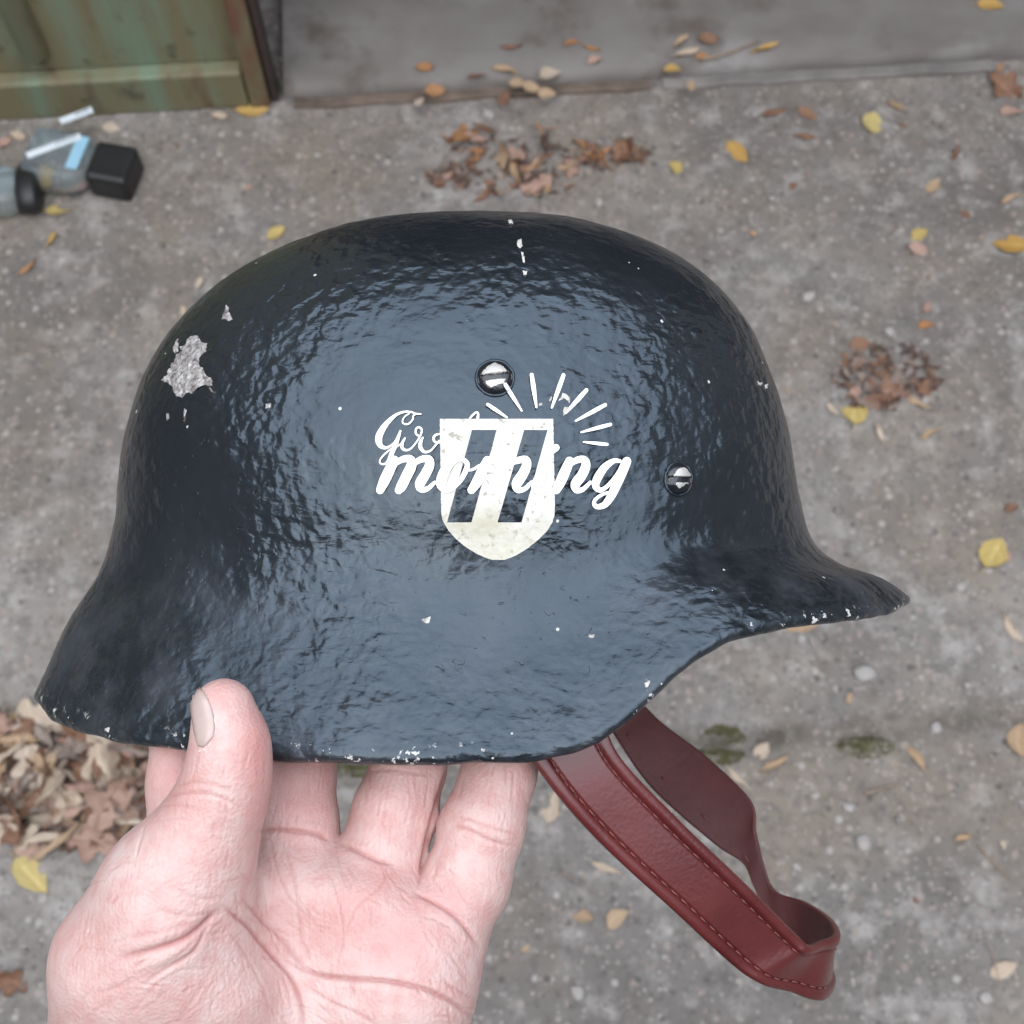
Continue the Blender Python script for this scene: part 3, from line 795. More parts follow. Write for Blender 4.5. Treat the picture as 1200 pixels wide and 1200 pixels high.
# the cross seam where the strap end is sewn down
mb = MB()
for k in range(5):
    a = P(934 + k * 9.5, 1112 - k * 0.6, .3835 + k * .0035) + Vector((0, -0.0022, 0)); b = P(940 + k * 9.5, 1111.6 - k * 0.6, .3855 + k * .0035) + Vector((0, -0.0022, 0))
    mb.tube([a, b], 0.00025, 5)
mb.build('stitching', M_thread, strap, smooth=True)['kind'] = 'stuff'

# ------------------------------------------------------------------ the hand
def seg(*pts): return [(np.array(P(X, Y, d_)), r_ * d_ / F) for X, Y, d_, r_ in pts]
thumb = seg((262,832,.3215,37),(270,872,.3205,42.5),(268,905,.321,46),(258,940,.322,51),(236,990,.324,63),(205,1050,.327,80))
index_ = seg((215,760,.372,34),(214,850,.366,37),(213,920,.361,39),(216,990,.357,44),(250,1060,.352,60))
middle = seg((352,740,.376,36),(350,850,.365,41),(348,905,.359,44),(346,965,.355,49),(345,1040,.350,58))
ring_ = seg((486,745,.376,34),(483,850,.364,39),(479,900,.358,42.5),(463,950,.3545,48),(447,1005,.352,50),(428,1070,.347,56))
pinky = seg((606,770,.372,34),(594,850,.362,39),(585,905,.356,42.5),(565,970,.351,48),(547,1035,.3485,49),(508,1100,.346,58))
palm = [seg((205,1050,.327,80),(165,1130,.331,100),(170,1230,.340,112)),                 # thenar
        seg((205,1050,.327,78),(240,1150,.332,88),(262,1260,.340,96)),
        seg((250,1060,.353,58),(250,1180,.350,88),(260,1300,.350,110)),
        seg((345,1045,.349,58),(320,1150,.350,88),(300,1300,.350,110)),
        seg((430,1070,.346,60),(420,1160,.344,78),(360,1300,.348,105)),
        seg((500,1105,.3445,58),(478,1170,.340,74),(420,1290,.343,108)),
        seg((350,1052,.347,44),(430,1078,.343,50),(505,1118,.3425,50)),
        seg((280,1260,.352,120),(330,1480,.372,118),(400,1760,.400,125))]
h = 0.00085
lo = np.array([-.150, .300 - DC, -.235]); hi = np.array([.030, .425 - DC, -.025])
dim = np.ceil((hi - lo) / h).astype(int)
gxs = [lo[i] + h * np.arange(dim[i]) for i in range(3)]
BIG = 0.05
def field(segs, k_in=0.004):
    out = np.full(dim, BIG, np.float32)
    for (p0, r0), (p1, r1_) in zip(segs[:-1], segs[1:]):
        mx = max(r0, r1_) + 0.02
        a = np.maximum(np.floor((np.minimum(p0, p1) - mx - lo) / h).astype(int), 0); b = np.minimum(np.ceil((np.maximum(p0, p1) + mx - lo) / h).astype(int), dim)
        if np.any(b <= a): continue
        gx_, gy_, gz_ = np.meshgrid(*[gxs[i][a[i]:b[i]].astype(np.float32) for i in range(3)], indexing='ij')
        dv = (p1 - p0); L2 = float(dv @ dv)
        t = ((gx_ - p0[0]) * dv[0] + (gy_ - p0[1]) * dv[1] + (gz_ - p0[2]) * dv[2]) / L2
        t = np.clip(t, 0, 1)
        dd = np.sqrt((gx_ - p0[0] - dv[0]*t)**2 + (gy_ - p0[1] - dv[1]*t)**2 + (gz_ - p0[2] - dv[2]*t)**2) - (r0 + (r1_ - r0) * t)
        sl = tuple(slice(a[i], b[i]) for i in range(3))
        out[sl] = smin(out[sl], dd, k_in)
    return out
def smin(a, b, k):
    hh = np.clip(0.5 + 0.5 * (b - a) / k, 0, 1)
    return b + (a - b) * hh - k * hh * (1 - hh)
pf = field(palm[0])
for s_ in palm[1:]: pf = smin(pf, field(s_), 0.010)
fingers = None
for s_ in (index_, middle, ring_, pinky):
    ff = field(s_, 0.003)
    fingers = ff if fingers is None else smin(fingers, ff, 0.0012)
body = smin(pf, fingers, 0.0035)
body = smin(body, field(thumb, 0.004), 0.0055)
import openvdb
grid = openvdb.FloatGrid(); grid.background = BIG
grid.copyFromArray(np.ascontiguousarray(body.astype(np.float32)))
grid.transform = openvdb.createLinearTransform(voxelSize=h)
hv, hq = grid.convertToQuads(0.0)
hv = hv + lo
# drop the cut face below the forearm: it stays closed by the palm field, far outside the frame
tmp = bpy.data.meshes.new('tmp'); tmp.from_pydata(hv.tolist(), [], hq.tolist()); tmp.update()
to = bpy.data.objects.new('tmp', tmp); COL.objects.link(to)
sm = to.modifiers.new('s', 'SMOOTH'); sm.factor = 0.5; sm.iterations = 4
sd = to.modifiers.new('d', 'SUBSURF'); sd.levels = 1
dg = bpy.context.evaluated_depsgraph_get(); ev = to.evaluated_get(dg); me = bpy.data.meshes.new_from_object(ev)
bpy.data.objects.remove(to); bpy.data.meshes.remove(tmp)
n = len(me.vertices); co = np.empty(n * 3); me.vertices.foreach_get('co', co); co = co.reshape(-1, 3)
nn = np.empty(n * 3); me.vertices.foreach_get('normal', nn); nn = nn.reshape(-1, 3)
dep = co[:, 1] + DC
IX = 600 + co[:, 0] * F / dep; IY = 600 - co[:, 2] * F / dep
facing = np.clip(-(nn @ np.array([0, 1.0, 0])) * 3 + 0.6, 0, 1)
def curve_dist(path, n=40):
    c = crom(path, n)
    best = np.full(len(IX), 1e9); tb = np.zeros(len(IX))
    x0, x1, y0, y1 = c[:,0].min()-40, c[:,0].max()+40, c[:,1].min()-40, c[:,1].max()+40
    sel = np.where((IX > x0) & (IX < x1) & (IY > y0) & (IY < y1))[0]
    for i in range(len(c) - 1):
        a, b = c[i], c[i+1]; d_ = b - a; L2 = d_ @ d_ + 1e-9
        t = np.clip(((IX[sel]-a[0])*d_[0] + (IY[sel]-a[1])*d_[1]) / L2, 0, 1)
        dd = np.hypot(IX[sel]-a[0]-d_[0]*t, IY[sel]-a[1]-d_[1]*t)
        b_ = dd < best[sel]; w_ = sel[b_]; best[w_] = dd[b_]; tb[w_] = (i + t[b_]) / (len(c) - 1)
    return best, tb
# creases: path, half width px, depth mm, colour
CR = [
    ([(256,1066),(240,1082),(216,1098),(185,1108),(140,1122)], 3.4, 1.0, .9), ([(246,1083),(226,1112),(196,1130),(168,1150)], 2.6, .6, .6),
    ([(236,1092),(205,1118),(150,1150),(110,1165)], 2.2, .35, .35), ([(262,1062),(276,1074),(296,1090),(322,1116),(344,1150),(353,1180),(356,1215)], 2.8, .75, .8),
    ([(282,1052),(304,1074),(330,1098),(348,1124),(356,1140)], 2.2, .5, .55), ([(332,986),(344,1030),(350,1070),(352,1120)], 1.8, .3, .35),
    ([(318,982),(322,1010),(338,1050),(372,1084)], 1.6, .28, .3),
    ([(342,1128),(372,1142),(412,1147),(455,1150),(498,1160),(528,1174),(556,1196)], 2.8, .9, .8), ([(350,1148),(385,1172),(420,1188),(450,1205)], 2.0, .4, .35),
    ([(385,1020),(398,1060),(402,1100),(394,1132)], 1.6, .25, .3), ([(455,1015),(446,1040),(418,1066),(405,1096)], 1.6, .3, .35), ([(392,990),(402,1030),(412,1050)], 1.4, .2, .25),
    ([(300,976),(325,973),(350,975),(372,978),(388,986)], 2.6, .8, .7), ([(398,988),(418,998),(440,1008),(462,1014)], 2.6, .8, .7), ([(484,1046),(504,1056),(530,1072),(548,1092),(562,1112)], 2.6, .8, .7),
    ([(524,900),(512,940),(500,985),(490,1040)], 2.2, 1.2, .9),  # line between ring and little finger: gap shade put into the colour
    ([(528,968),(548,972),(572,984),(602,992)], 2.0, .5, .5), ([(534,956),(556,962),(582,972),(606,978)], 1.8, .35, .35), ([(430,905),(455,902),(485,906),(512,908)], 1.8, .3, .3),
    ([(196,934),(215,930),(240,930),(262,936),(282,946)], 1.8, .4, .4), ([(206,922),(226,917),(250,920),(272,928)], 1.8, .38, .35), ([(186,946),(206,944),(236,950)], 1.5, .25, .25), ([(178,964),(206,960),(230,962)], 1.4, .2, .2),
    ([(205,1040),(232,1052),(262,1052)], 2.0, .3, .3), ([(180,1062),(215,1072),(248,1070)], 2.0, .35, .35), ([(150,1096),(190,1090),(225,1080)], 1.8, .3, .3),
    ([(150,1190),(185,1150),(215,1130)], 1.6, .25, .25), ([(205,1200),(232,1160),(250,1130)], 1.4, .2, .2), ([(262,1085),(290,1120),(308,1160),(315,1200)], 1.6, .25, .25),
    ([(520,1110),(534,1130),(548,1150)], 1.4, .25, .3), ([(520,1150),(538,1162),(553,1170)], 1.6, .35, .4), ([(330,1130),(338,1165),(345,1200)], 1.4, .25, .25),
]
rng = random.Random(3)
for _ in range(190):      # fine short skin lines
    x = rng.uniform(80, 550); y = rng.uniform(1000, 1200); a = rng.gauss(-0.7 if x < 270 else 1.0, 0.45); L = rng.uniform(10, 42)
    CR.append(([(x, y), (x + L*.5*cos(a) + rng.uniform(-2, 2), y + L*.5*sin(a)), (x + L*cos(a), y + L*sin(a))], rng.uniform(.8, 1.4), rng.uniform(.12, .4), rng.uniform(.05, .3)))
for _ in range(110):      # lengthwise lines on the fingers
    cx = rng.choice([350, 478, 588, 560, 462, 262]); x = cx + rng.uniform(-34, 34); y = rng.uniform(885, 965) if cx != 262 else rng.uniform(880, 1000); L = rng.uniform(14, 44); a = pi/2 + rng.gauss(0.12, .12)
    CR.append(([(x, y), (x + L*.5*cos(a), y + L*.5*sin(a)), (x + L*cos(a), y + L*sin(a))], rng.uniform(.8, 1.3), rng.uniform(.08, .28), rng.uniform(.05, .25)))
disp = np.zeros(n); crease = np.zeros(n)
for path, w_, dp, cl in CR:
    dd, tb = curve_dist(path)
    taper = np.clip(np.minimum(tb, 1 - tb) * 5 + 0.15, 0, 1)
    gsel = np.exp(-(dd / w_)**2) * taper
    disp -= gsel * dp * (0.00075 if dp > .42 else 0.0005) * facing
    disp += np.exp(-((dd - w_ * 3.2) / (w_ * 2.0))**2) * taper * dp * 0.00022 * facing
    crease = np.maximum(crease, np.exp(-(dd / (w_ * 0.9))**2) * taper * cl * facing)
# soft pads of flesh
for X, Y, r_, a in ((180,1140,60,.0022),(300,1180,40,.0008),(425,1050,36,.0012),(350,1035,34,.0010),(500,1105,40,.0013),(470,1185,55,.0010),(330,1110,40,-.0016),(250,1090,22,-.0010)):
    disp += np.exp(-((IX - X)**2 + (IY - Y)**2) / r_**2) * a * facing
flush_shade = np.zeros(n)  # skin redness, also painted darker to shade the finger gaps
for X, Y, rx, ry, a in ((300,880,22,70,.9),(270,815,40,18,.35),(300,930,20,30,.5),(395,1080,60,40,.5),(470,1110,60,36,.5),(440,1030,40,22,.45),(520,1060,40,22,.4),(350,930,60,60,.55),(475,930,60,60,.30),(585,930,60,50,.28),(330,1075,26,60,.35),(150,1180,70,60,.15),(230,1092,40,22,.4),(500,1170,60,30,.3),(205,900,26,60,.6)):
    flush_shade = np.maximum(flush_shade, np.exp(-((IX - X) / rx)**2 - ((IY - Y) / ry)**2) * a)
co2 = co + nn * disp[:, None]
me.vertices.foreach_set('co', co2.ravel()); me.update()
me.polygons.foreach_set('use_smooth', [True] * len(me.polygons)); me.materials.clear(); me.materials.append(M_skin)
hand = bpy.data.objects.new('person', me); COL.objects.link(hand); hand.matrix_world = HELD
set_attr(hand, 'flush_shade', flush_shade); set_attr(hand, 'crease', crease)
tag(hand, 'person whose pale bare left hand grips the helmet rim from below', 'person')
fq = np.empty(len(me.loops), dtype=np.int32); me.loops.foreach_get('vertex_index', fq)
bvh_hand = BVHTree.FromPolygons([Vector(v) for v in co2.tolist()], fq.reshape(-1, 4).tolist())
def nail():
    cx, cy = [226, 233, 240, 245, 248, 249, 246, 241, 234], [806, 818, 832, 845, 857, 866, 873, 877, 878]
    vs, fs = [], []; nU, nV = 14, 26
    left = crom([(227,803),(223.5,815),(223.5,830),(226,846),(229,862),(233,874)], nV); right = crom([(231,804),(241,816),(248,832),(251,848),(249,863),(238,875)], nV)
    ok = True
    for j in range(nV):
        for i in range(nU):
            t = i / (nU - 1); X, Y = left[j] * (1 - t) + right[j] * t
            e = min(t, 1 - t, j / (nV - 1) * 1.5, (1 - j / (nV - 1)) * 1.5)
            q, _ = hit(bvh_hand, X, Y, -0.0002 + 0.00045 * min(1, e * 5))
            if q is None: q = Vector(vs[-1]) if vs else P(X, Y, .322)
            vs.append(tuple(q))
    for j in range(nV - 1):
        for i in range(nU - 1): fs.append((j*nU+i, j*nU+i+1, (j+1)*nU+i+1, (j+1)*nU+i))
    o = new_mesh('thumbnail', vs, fs, M_nail, hand)
    md = o.modifiers.new('t', 'SOLIDIFY'); md.thickness = 0.0004; md.offset = -1
nail()
M_dry = mat_simple('dry_pale_skin', (0.70, 0.60, 0.55), 0.7, nscale=700, namp=0.2)
g = MB(); run_ = []
for k, (X, Y) in enumerate(crom([(236,806),(243,815),(249.5,832),(252.5,848),(250,864),(242,876),(232,881)], 60)):
    q_, _ = hit(bvh_hand, X + 1.6 * noise.noise(Vector((X * .3, Y * .3, 2))), Y, -0.00004)
    keep = noise.noise(Vector((k * .35, 8, 1))) + (0.35 if Y > 838 else -0.05) > 0.05
    if q_ is not None and keep: run_.append(q_)
    if (not keep or k == 59) and run_:
        if len(run_) > 1: g.tube(run_, [.00008] + [.00012 + .00024 * abs(noise.noise(Vector((k + m_ * .9, 3, 1)))) for m_ in range(len(run_) - 2)] + [.00006], 5)
        run_ = []
g.build('cuticle', M_dry, hand, smooth=True)

# the rest of the photographer, standing behind the lens: seen only in the gloss of the paint
M_cloth = mat_simple('dark_jacket_cloth', (0.030, 0.032, 0.038), 0.9, nscale=200, namp=0.2, bscale=300)
M_trouser = mat_simple('dark_trouser_cloth', (0.040, 0.042, 0.050), 0.9, nscale=200, namp=0.2)
M_hair = mat_simple('brown_hair', (0.05, 0.035, 0.025), 0.7, nscale=120, namp=0.3)
def blob(name, chains, vox, k, mat, parent):
    pts = np.array([q for c in chains for q, _ in c]); mr_ = max(r_ for c in chains for _, r_ in c) + .03
    l0 = pts.min(0) - mr_; dm = np.ceil((pts.max(0) + mr_ - l0) / vox).astype(int)
    X_, Y_, Z_ = np.meshgrid(*[l0[i] + vox * np.arange(dm[i]) for i in range(3)], indexing='ij')
    f = np.full(dm, 1.0)
    for c in chains:
        for (p0, r0), (p1, r1_) in zip(c[:-1], c[1:]):
            p0 = np.array(p0); dv = np.array(p1) - p0; L2 = dv @ dv
            t = np.clip(((X_-p0[0])*dv[0] + (Y_-p0[1])*dv[1] + (Z_-p0[2])*dv[2]) / L2, 0, 1)
            f = smin(f, np.sqrt((X_-p0[0]-dv[0]*t)**2 + (Y_-p0[1]-dv[1]*t)**2 + (Z_-p0[2]-dv[2]*t)**2) - (r0 + (r1_-r0)*t), k)
    gr = openvdb.FloatGrid(); gr.background = 1.0; gr.copyFromArray(np.ascontiguousarray(f.astype(np.float32))); gr.transform = openvdb.createLinearTransform(voxelSize=vox)
    v_, q_ = gr.convertToQuads(0.0)
    o = new_mesh(name, v_ + l0, q_, mat, None); o.parent = parent; o.matrix_parent_inverse = HELD.inverted(); return o
wr = HELD @ Vector((.025, -.04, -.325))
blob('jacket', [[((0,-0.330,.92),.15),((0,-0.320,1.12),.145),((0,-0.300,1.30),.15),((0,-0.310,1.42),.07)], [((-.17,-0.300,1.38),.07),((.17,-0.300,1.38),.07)], [((-.09,-0.310,1.25),.13),((-.08,-0.330,.95),.13)], [((.09,-0.310,1.25),.13),((.08,-0.330,.95),.13)],
     [((-.18,-0.300,1.37),.068),((-.25,-0.270,1.12),.055),(tuple(wr),.042)], [((.18,-0.300,1.37),.068),((.25,-0.330,1.12),.055),((.24,-0.270,.90),.042)]], .012, .03, M_cloth, hand)
blob('trousers', [[((0,-0.330,.90),.14),((-.09,-0.330,.80),.095),((-.10,-0.320,.48),.068),((-.10,-0.330,.10),.055)], [((0,-0.330,.90),.14),((.09,-0.330,.80),.095),((.10,-0.320,.48),.068),((.10,-0.330,.10),.055)]], .012, .02, M_trouser, hand)
blob('shoe', [[((-.10,-0.350,.055),.05),((-.11,-0.170,.045),.045)]], .008, .01, M_cloth, hand)
blob('shoe', [[((.10,-0.350,.055),.05),((.11,-0.170,.045),.045)]], .008, .01, M_cloth, hand)
hd = blob('head', [[((0,-0.310,1.40),.055),((0,-0.240,1.52),.055)], [((0,-0.220,1.56),.062),((0,-0.240,1.64),.085),((0,-0.250,1.66),.085)], [((0,-0.155,1.61),.012),((0,-0.130,1.585),.015)], [((-.085,-0.240,1.60),.012),((-.088,-0.235,1.63),.014)], [((.085,-0.240,1.60),.012),((.088,-0.235,1.63),.014)]], .007, .018, M_skin, hand)
blob('hair', [[((0,-0.235,1.70),.068),((0,-0.280,1.68),.075),((0,-0.290,1.60),.070)]], .007, .02, M_hair, hand)

# ------------------------------------------------------------------ fallen leaves
def leaf_mesh(seed, kind):
    rg = random.Random(seed); nL, nW = (17 if kind == 'lobed' else 11), 6
    wr = {'ovate': 0.30, 'round': 0.40, 'long': 0.12, 'curled': 0.17, 'folded': 0.20, 'scrap': 0.28, 'lobed': 0.40}[kind] * rg.uniform(.88, 1.12)
    curl = {'ovate': .25, 'round': .22, 'long': .35, 'curled': 1.5, 'folded': .45, 'scrap': .5, 'lobed': .7}[kind] * rg.uniform(.6, 1.3)
    fold = {'ovate': .22, 'round': .12, 'long': .5, 'curled': 1.1, 'folded': 1.0, 'scrap': .4, 'lobed': .6}[kind] * rg.uniform(.7, 1.3)
    vs, vein = [], []
    side_b = rg.uniform(-.14, .14); twist = {'curled': 2.2, 'folded': 1.3, 'long': 1.6, 'scrap': .9, 'lobed': 1.2}.get(kind, .35) * rg.choice([-1, 1]) * rg.uniform(.6, 1.2)
    for i in range(nL):
        t = i / (nL - 1)
        w = wr * (sin(pi * t ** (0.78 if kind != 'round' else 0.9)) ** 0.8) if 0 < t < 1 else 0.004
        if kind == 'lobed': w *= 0.30 + 0.85 * abs(sin(2.5 * pi * t + .35 * seed)) ** .7
        if kind == 'scrap': w *= 1 + 0.5 * noise.noise(Vector((seed, t * 6, 0)))
        for j in range(-nW, nW + 1):
            u = j / nW
            ww = w * (1 + 0.12 * noise.noise(Vector((seed * 3.1, t * 7, 2 if j > 0 else 5))))
            y = ww * u
            z = abs(u) * w * fold * 0.8 + (0.03 if kind in ('ovate', 'round') else 0.09) * noise.noise(Vector((t * 4 + seed, u * 2, 1)))
            if kind in ('curled', 'folded'):
                a = abs(u) * fold * 1.3; y = ww * sin(a) / max(fold * 1.3, .2) * (1 if u > 0 else -1); z = ww * (1 - cos(a)) / max(fold * 1.3, .2) + .07 * noise.noise(Vector((t * 5 + seed, u * 2.5, 3)))
            x = t - 0.5
            bz = curl * 0.5 * (x * x) * 1.2
            tw = twist * x; y, z = y * cos(tw) - z * sin(tw), y * sin(tw) + z * cos(tw)
            vs.append((x * (1 - 0.12 * curl * abs(x)), y + side_b * sin(pi * t), z + bz)); vein.append(1.0 if j == 0 else (0.6 if (i + abs(j)) % 4 == 0 else 0.0))
    m = 2 * nW + 1; fs = [(i*m+j, i*m+j+1, (i+1)*m+j+1, (i+1)*m+j) for i in range(nL-1) for j in range(m-1)]
    # stalk
    b = len(vs); n0 = nL * m
    sx, sz = vs[nW][0], vs[nW][2]
    Ls = {'round': .28, 'ovate': .22, 'long': .10, 'curled': .18, 'folded': .15, 'scrap': .0, 'lobed': .25}[kind]
    if Ls:
        for k in range(4):
            for q in range(3):
                a = 2 * pi * q / 3
                vs.append((sx - Ls * k / 3 + .02, 0.012 * cos(a) + 0.05 * (k / 3) ** 2, sz + 0.012 * sin(a) - 0.03 * k / 3)); vein.append(1.0)
        for k in range(3):
            for q in range(3): fs.append((b+k*3+q, b+k*3+(q+1)%3, b+(k+1)*3+(q+1)%3, b+(k+1)*3+q))
    zmin = min(v[2] for v in vs)
    vs = [(x, y, z - zmin) for x, y, z in vs]
    me = bpy.data.meshes.new('leaf'); me.from_pydata(vs, [], fs); me.update(); me.polygons.foreach_set('use_smooth', [True] * len(fs))
    a = me.attributes.new('vein', 'FLOAT', 'POINT'); a.data.foreach_set('value', vein)
    return me
LMESH = {}
def leaf(X, Y, L, ang, col, kind, label, group=None, slab_=False, lift=0.0, tilt=0.18, flip=False, seed=None):
    """a leaf lying on the ground where the picture shows it; L is its length in photo pixels."""
    seed = seed if seed is not None else rnd.randrange(4)
    key = (seed % 4, kind, col)
    if key not in LMESH:
        me = leaf_mesh(seed % 4 + 11 * len(kind), kind); me.materials.append(LM[col]); LMESH[key] = me
    q = on_slab(X, Y) if slab_ else ground(X, Y)
    q.z = (SLAB_Z + 0.001 if slab_ else ground_h(q.x, q.y) + 0.001) + lift
    dist = (q - CAM).dot(FWD); ln = L * dist / F * 1.05
    o = bpy.data.objects.new('fallen_leaf', LMESH[key]); COL.objects.link(o)
    o.location = q; o.scale = (ln, ln, ln)
    o.rotation_euler = (rnd.gauss(0, tilt) + (pi if flip else 0), rnd.gauss(0, tilt * .7), R(ang))
    if flip: o.location.z += 0.18 * ln
    tag(o, label, 'leaf', group or 'leaves fallen on the concrete')
    return o
U = [  # leaves one can point at
 (863,183,36,-55,'amber','ovate','deep amber yellow leaf on the open concrete right of the top leaf heap'),
 (1022,148,33,80,'yellow','round','pale yellow squarish leaf near the step, left of a tan leaf'),
 (1048,126,27,-50,'tan','ovate','small tan leaf just above right of the pale yellow squarish leaf'),
 (905,137,34,20,'brown','folded','folded brown leaf casting a small shadow below the step'),
 (945,139,26,-30,'brown','ovate','reddish brown leaf close beside the folded brown leaf'),
 (942,166,26,-8,'brown','folded','dark rimmed brown leaf lying below the pair of brown leaves'),
 (1183,292,42,-8,'amber','ovate','long golden leaf cut by the right picture edge'),
 (1076,279,22,35,'yellow','round','small lemon yellow leaf above a pinkish scrap'),
 (1074,296,24,-12,'pink','scrap','pinkish pale scrap of leaf under the lemon yellow leaf'),
 (1092,222,27,55,'tan','ovate','pale tan leaf standing diagonal, right of the open concrete'),
 (1183,240,28,22,'tan','folded','tan folded leaf above the golden leaf at the edge'),
 (1118,184,26,70,'brown','curled','curled brown leaf with a pale top under the step'),
 (1176,106,46,-40,'brown','lobed','large curled brown leaf against the step at the right'),
 (1183,136,26,-5,'pink','scrap','reddish scrap of leaf below the large curled leaf'),
 (1171,82,14,70,'orange','folded','small bright orange leaf at the step right end'),
 (1004,486,36,70,'yellow','round','round yellow leaf at the lower edge of the right leaf heap'),
 (1073,475,34,-38,'tan','long','slender tan leaf right of the round yellow leaf'),
 (1090,513,30,28,'tan','long','slender orange tan leaf under the right leaf heap'),
 (1030,512,30,-62,'cream','long','thin cream leaf below the round yellow leaf'),
 (976,484,26,-50,'cream','long','thin pale leaf at the left of the round yellow leaf'),
 (1085,364,18,70,'pink','scrap','pinkish crumb of leaf above an orange crumb'),
 (1083,385,20,0,'orange','scrap','orange crumb of leaf above the right leaf heap'),
 (1162,651,44,55,'yellow','round','plump yellow leaf with brown edge right of the visor'),
 (1184,600,18,20,'brown','scrap','small dark red leaf scrap above the plump yellow leaf'),
 (940,733,44,8,'tan','ovate','pinkish tan leaf peeping out below the visor'),
 (1188,740,44,-62,'cream','long','narrow cream leaf near the right edge below the visor'),
 (1196,868,40,80,'tan','ovate','flat tan leaf cut by the right edge beside the joint'),
 (1073,890,36,-62,'tan','long','slender tan leaf below the moss on the right'),
 (908,896,38,30,'tan','folded','folded orange tan leaf beside the dark moss'),
 (893,880,24,50,'cream','ovate','small cream leaf on the moss'),
 (866,914,36,-42,'cream','long','pale yellowish leaf against the far strap'),
 (1128,982,22,20,'tan','folded','small tan leaf at the head of a dry stalk'),
 (1176,1136,34,22,'cream','ovate','cream leaf with thin stalk in the lower right corner'),
 (682,1073,30,-22,'tan','ovate','left one of two small tan leaves below the strap'),
 (724,1078,30,38,'tan','ovate','right one of two small tan leaves below the strap'),
 (710,1016,38,-20,'cream','long','pale leaf half behind the lower strap edge'),
 (648,946,38,75,'cream','ovate','cream leaf between little finger and strap'),
 (297,133,38,6,'amber','ovate','dry ochre leaf at the foot of the gate corner'),
 (259,141,22,-12,'cream','scrap','small cream leaf left of the ochre leaf at the gate'),
 (325,277,24,35,'yellow','ovate','small yellow leaf against the helmet top left'),
 (73,251,34,8,'yellow','ovate','pale yellow leaf right of the lying bottle neck'),
 (92,226,54,24,'pink','curled','long curled pinkish brown leaf beneath the bottle'),
 (57,214,28,15,'amber','ovate','ochre leaf between the two bottles'),
 (143,219,22,4,'amber','ovate','small ochre leaf under the square black cap'),
 (63,284,22,80,'amber','folded','small upright orange leaf below the bottles'),
 (35,316,28,48,'orange','long','narrow orange brown leaf at the left edge'),
 (24,164,24,-25,'cream','scrap','cream scrap near the left end of the gate foot'),
 (5,172,24,30,'pink','scrap','pink brown scrap at the left edge below the gate'),
 (132,153,22,-10,'cream','ovate','cream leaf behind the square black cap'),
 (793,201,20,70,'yellow','round','small yellow leaf right of the top leaf heap'),
 (28,838,36,12,'yellow','ovate','bright yellow leaf at the top of the lower left heap'),
 (56,850,30,-30,'yellow','ovate','yellow leaf tucked against the helmet back edge'),
 (37,1027,56,-42,'yellow','ovate','long glossy yellow leaf below the lower left heap'),
 (14,1153,42,-20,'brown','lobed','curled red brown leaf near the lower left corner'),
 (110,985,62,-8,'pink','lobed','long orange brown leaf at the lower edge of the left heap'),
 (45,992,52,15,'pink','lobed','crumpled pinkish leaf at the lower left edge of the left heap'),
 (152,962,36,70,'amber','folded','ochre leaf beside the thumb edge'),
 (166,990,30,60,'amber','scrap','ochre leaf close against the hand'),
 (236,336,16,85,'cream','scrap','tiny pale scrap left of the helmet back'),
]
for X, Y, L, a, c, k, lab in U: leaf(X, Y, L, a, c, k, lab)
US = [
 (592,86,32,-24,'tan','folded','long tan leaf uppermost on the step middle'),
 (606,98,20,-20,'tan','ovate','tan leaf just below the long tan leaf on the step'),
 (622,103,22,-10,'tan','ovate','tan leaf in the middle of the row on the step edge'),
 (641,111,22,-5,'tan','ovate','tan leaf ending the row on the step edge'),
 (645,89,28,22,'cream','ovate','cream leaf above the row on the step edge'),
 (559,92,22,15,'brown','folded','rusty brown leaf left of the row on the step'),
 (498,80,22,0,'orange','scrap','orange brown leaf on the step, leftmost of those in the middle'),
 (510,107,24,10,'orange','ovate','orange leaf on the dark line of the step edge'),
 (591,117,26,70,'brown','ovate','upright brown leaf at the foot of the step'),
 (492,120,14,50,'cream','round','tiny cream leaf at the foot of the step'),
 (600,55,26,5,'brown','long','thin reddish leaf far back on the step'),
 (697,73,18,5,'pink','scrap','pinkish scrap on the step middle'),
 (694,57,22,-20,'orange','long','small orange leaf far back on the step'),
 (670,52,22,15,'orange','long','thin orange leaf far back on the step, beside a dark spot'),
 (799,50,26,50,'tan','folded','tan leaf standing up at the head of a twig'),
 (805,63,32,18,'cream','folded','cream leaf below the standing tan leaf'),
 (830,47,24,0,'brown','scrap','brown scrap at the start of the twig'),
 (823,68,16,0,'orange','ovate','orange leaf at the lower end of the twig'),
 (788,83,20,-10,'amber','ovate','amber leaf left of the twig'),
 (810,101,16,80,'tan','ovate','tan leaf standing on the step edge'),
 (897,58,34,22,'amber','folded','long amber leaf at the upper end of the twig'),
 (1160,8,30,-10,'amber','ovate','amber leaf in the far right corner of the step'),
]
for X, Y, L, a, c, k, lab in US: leaf(X, Y, L, a, c, k, lab, slab_=True)
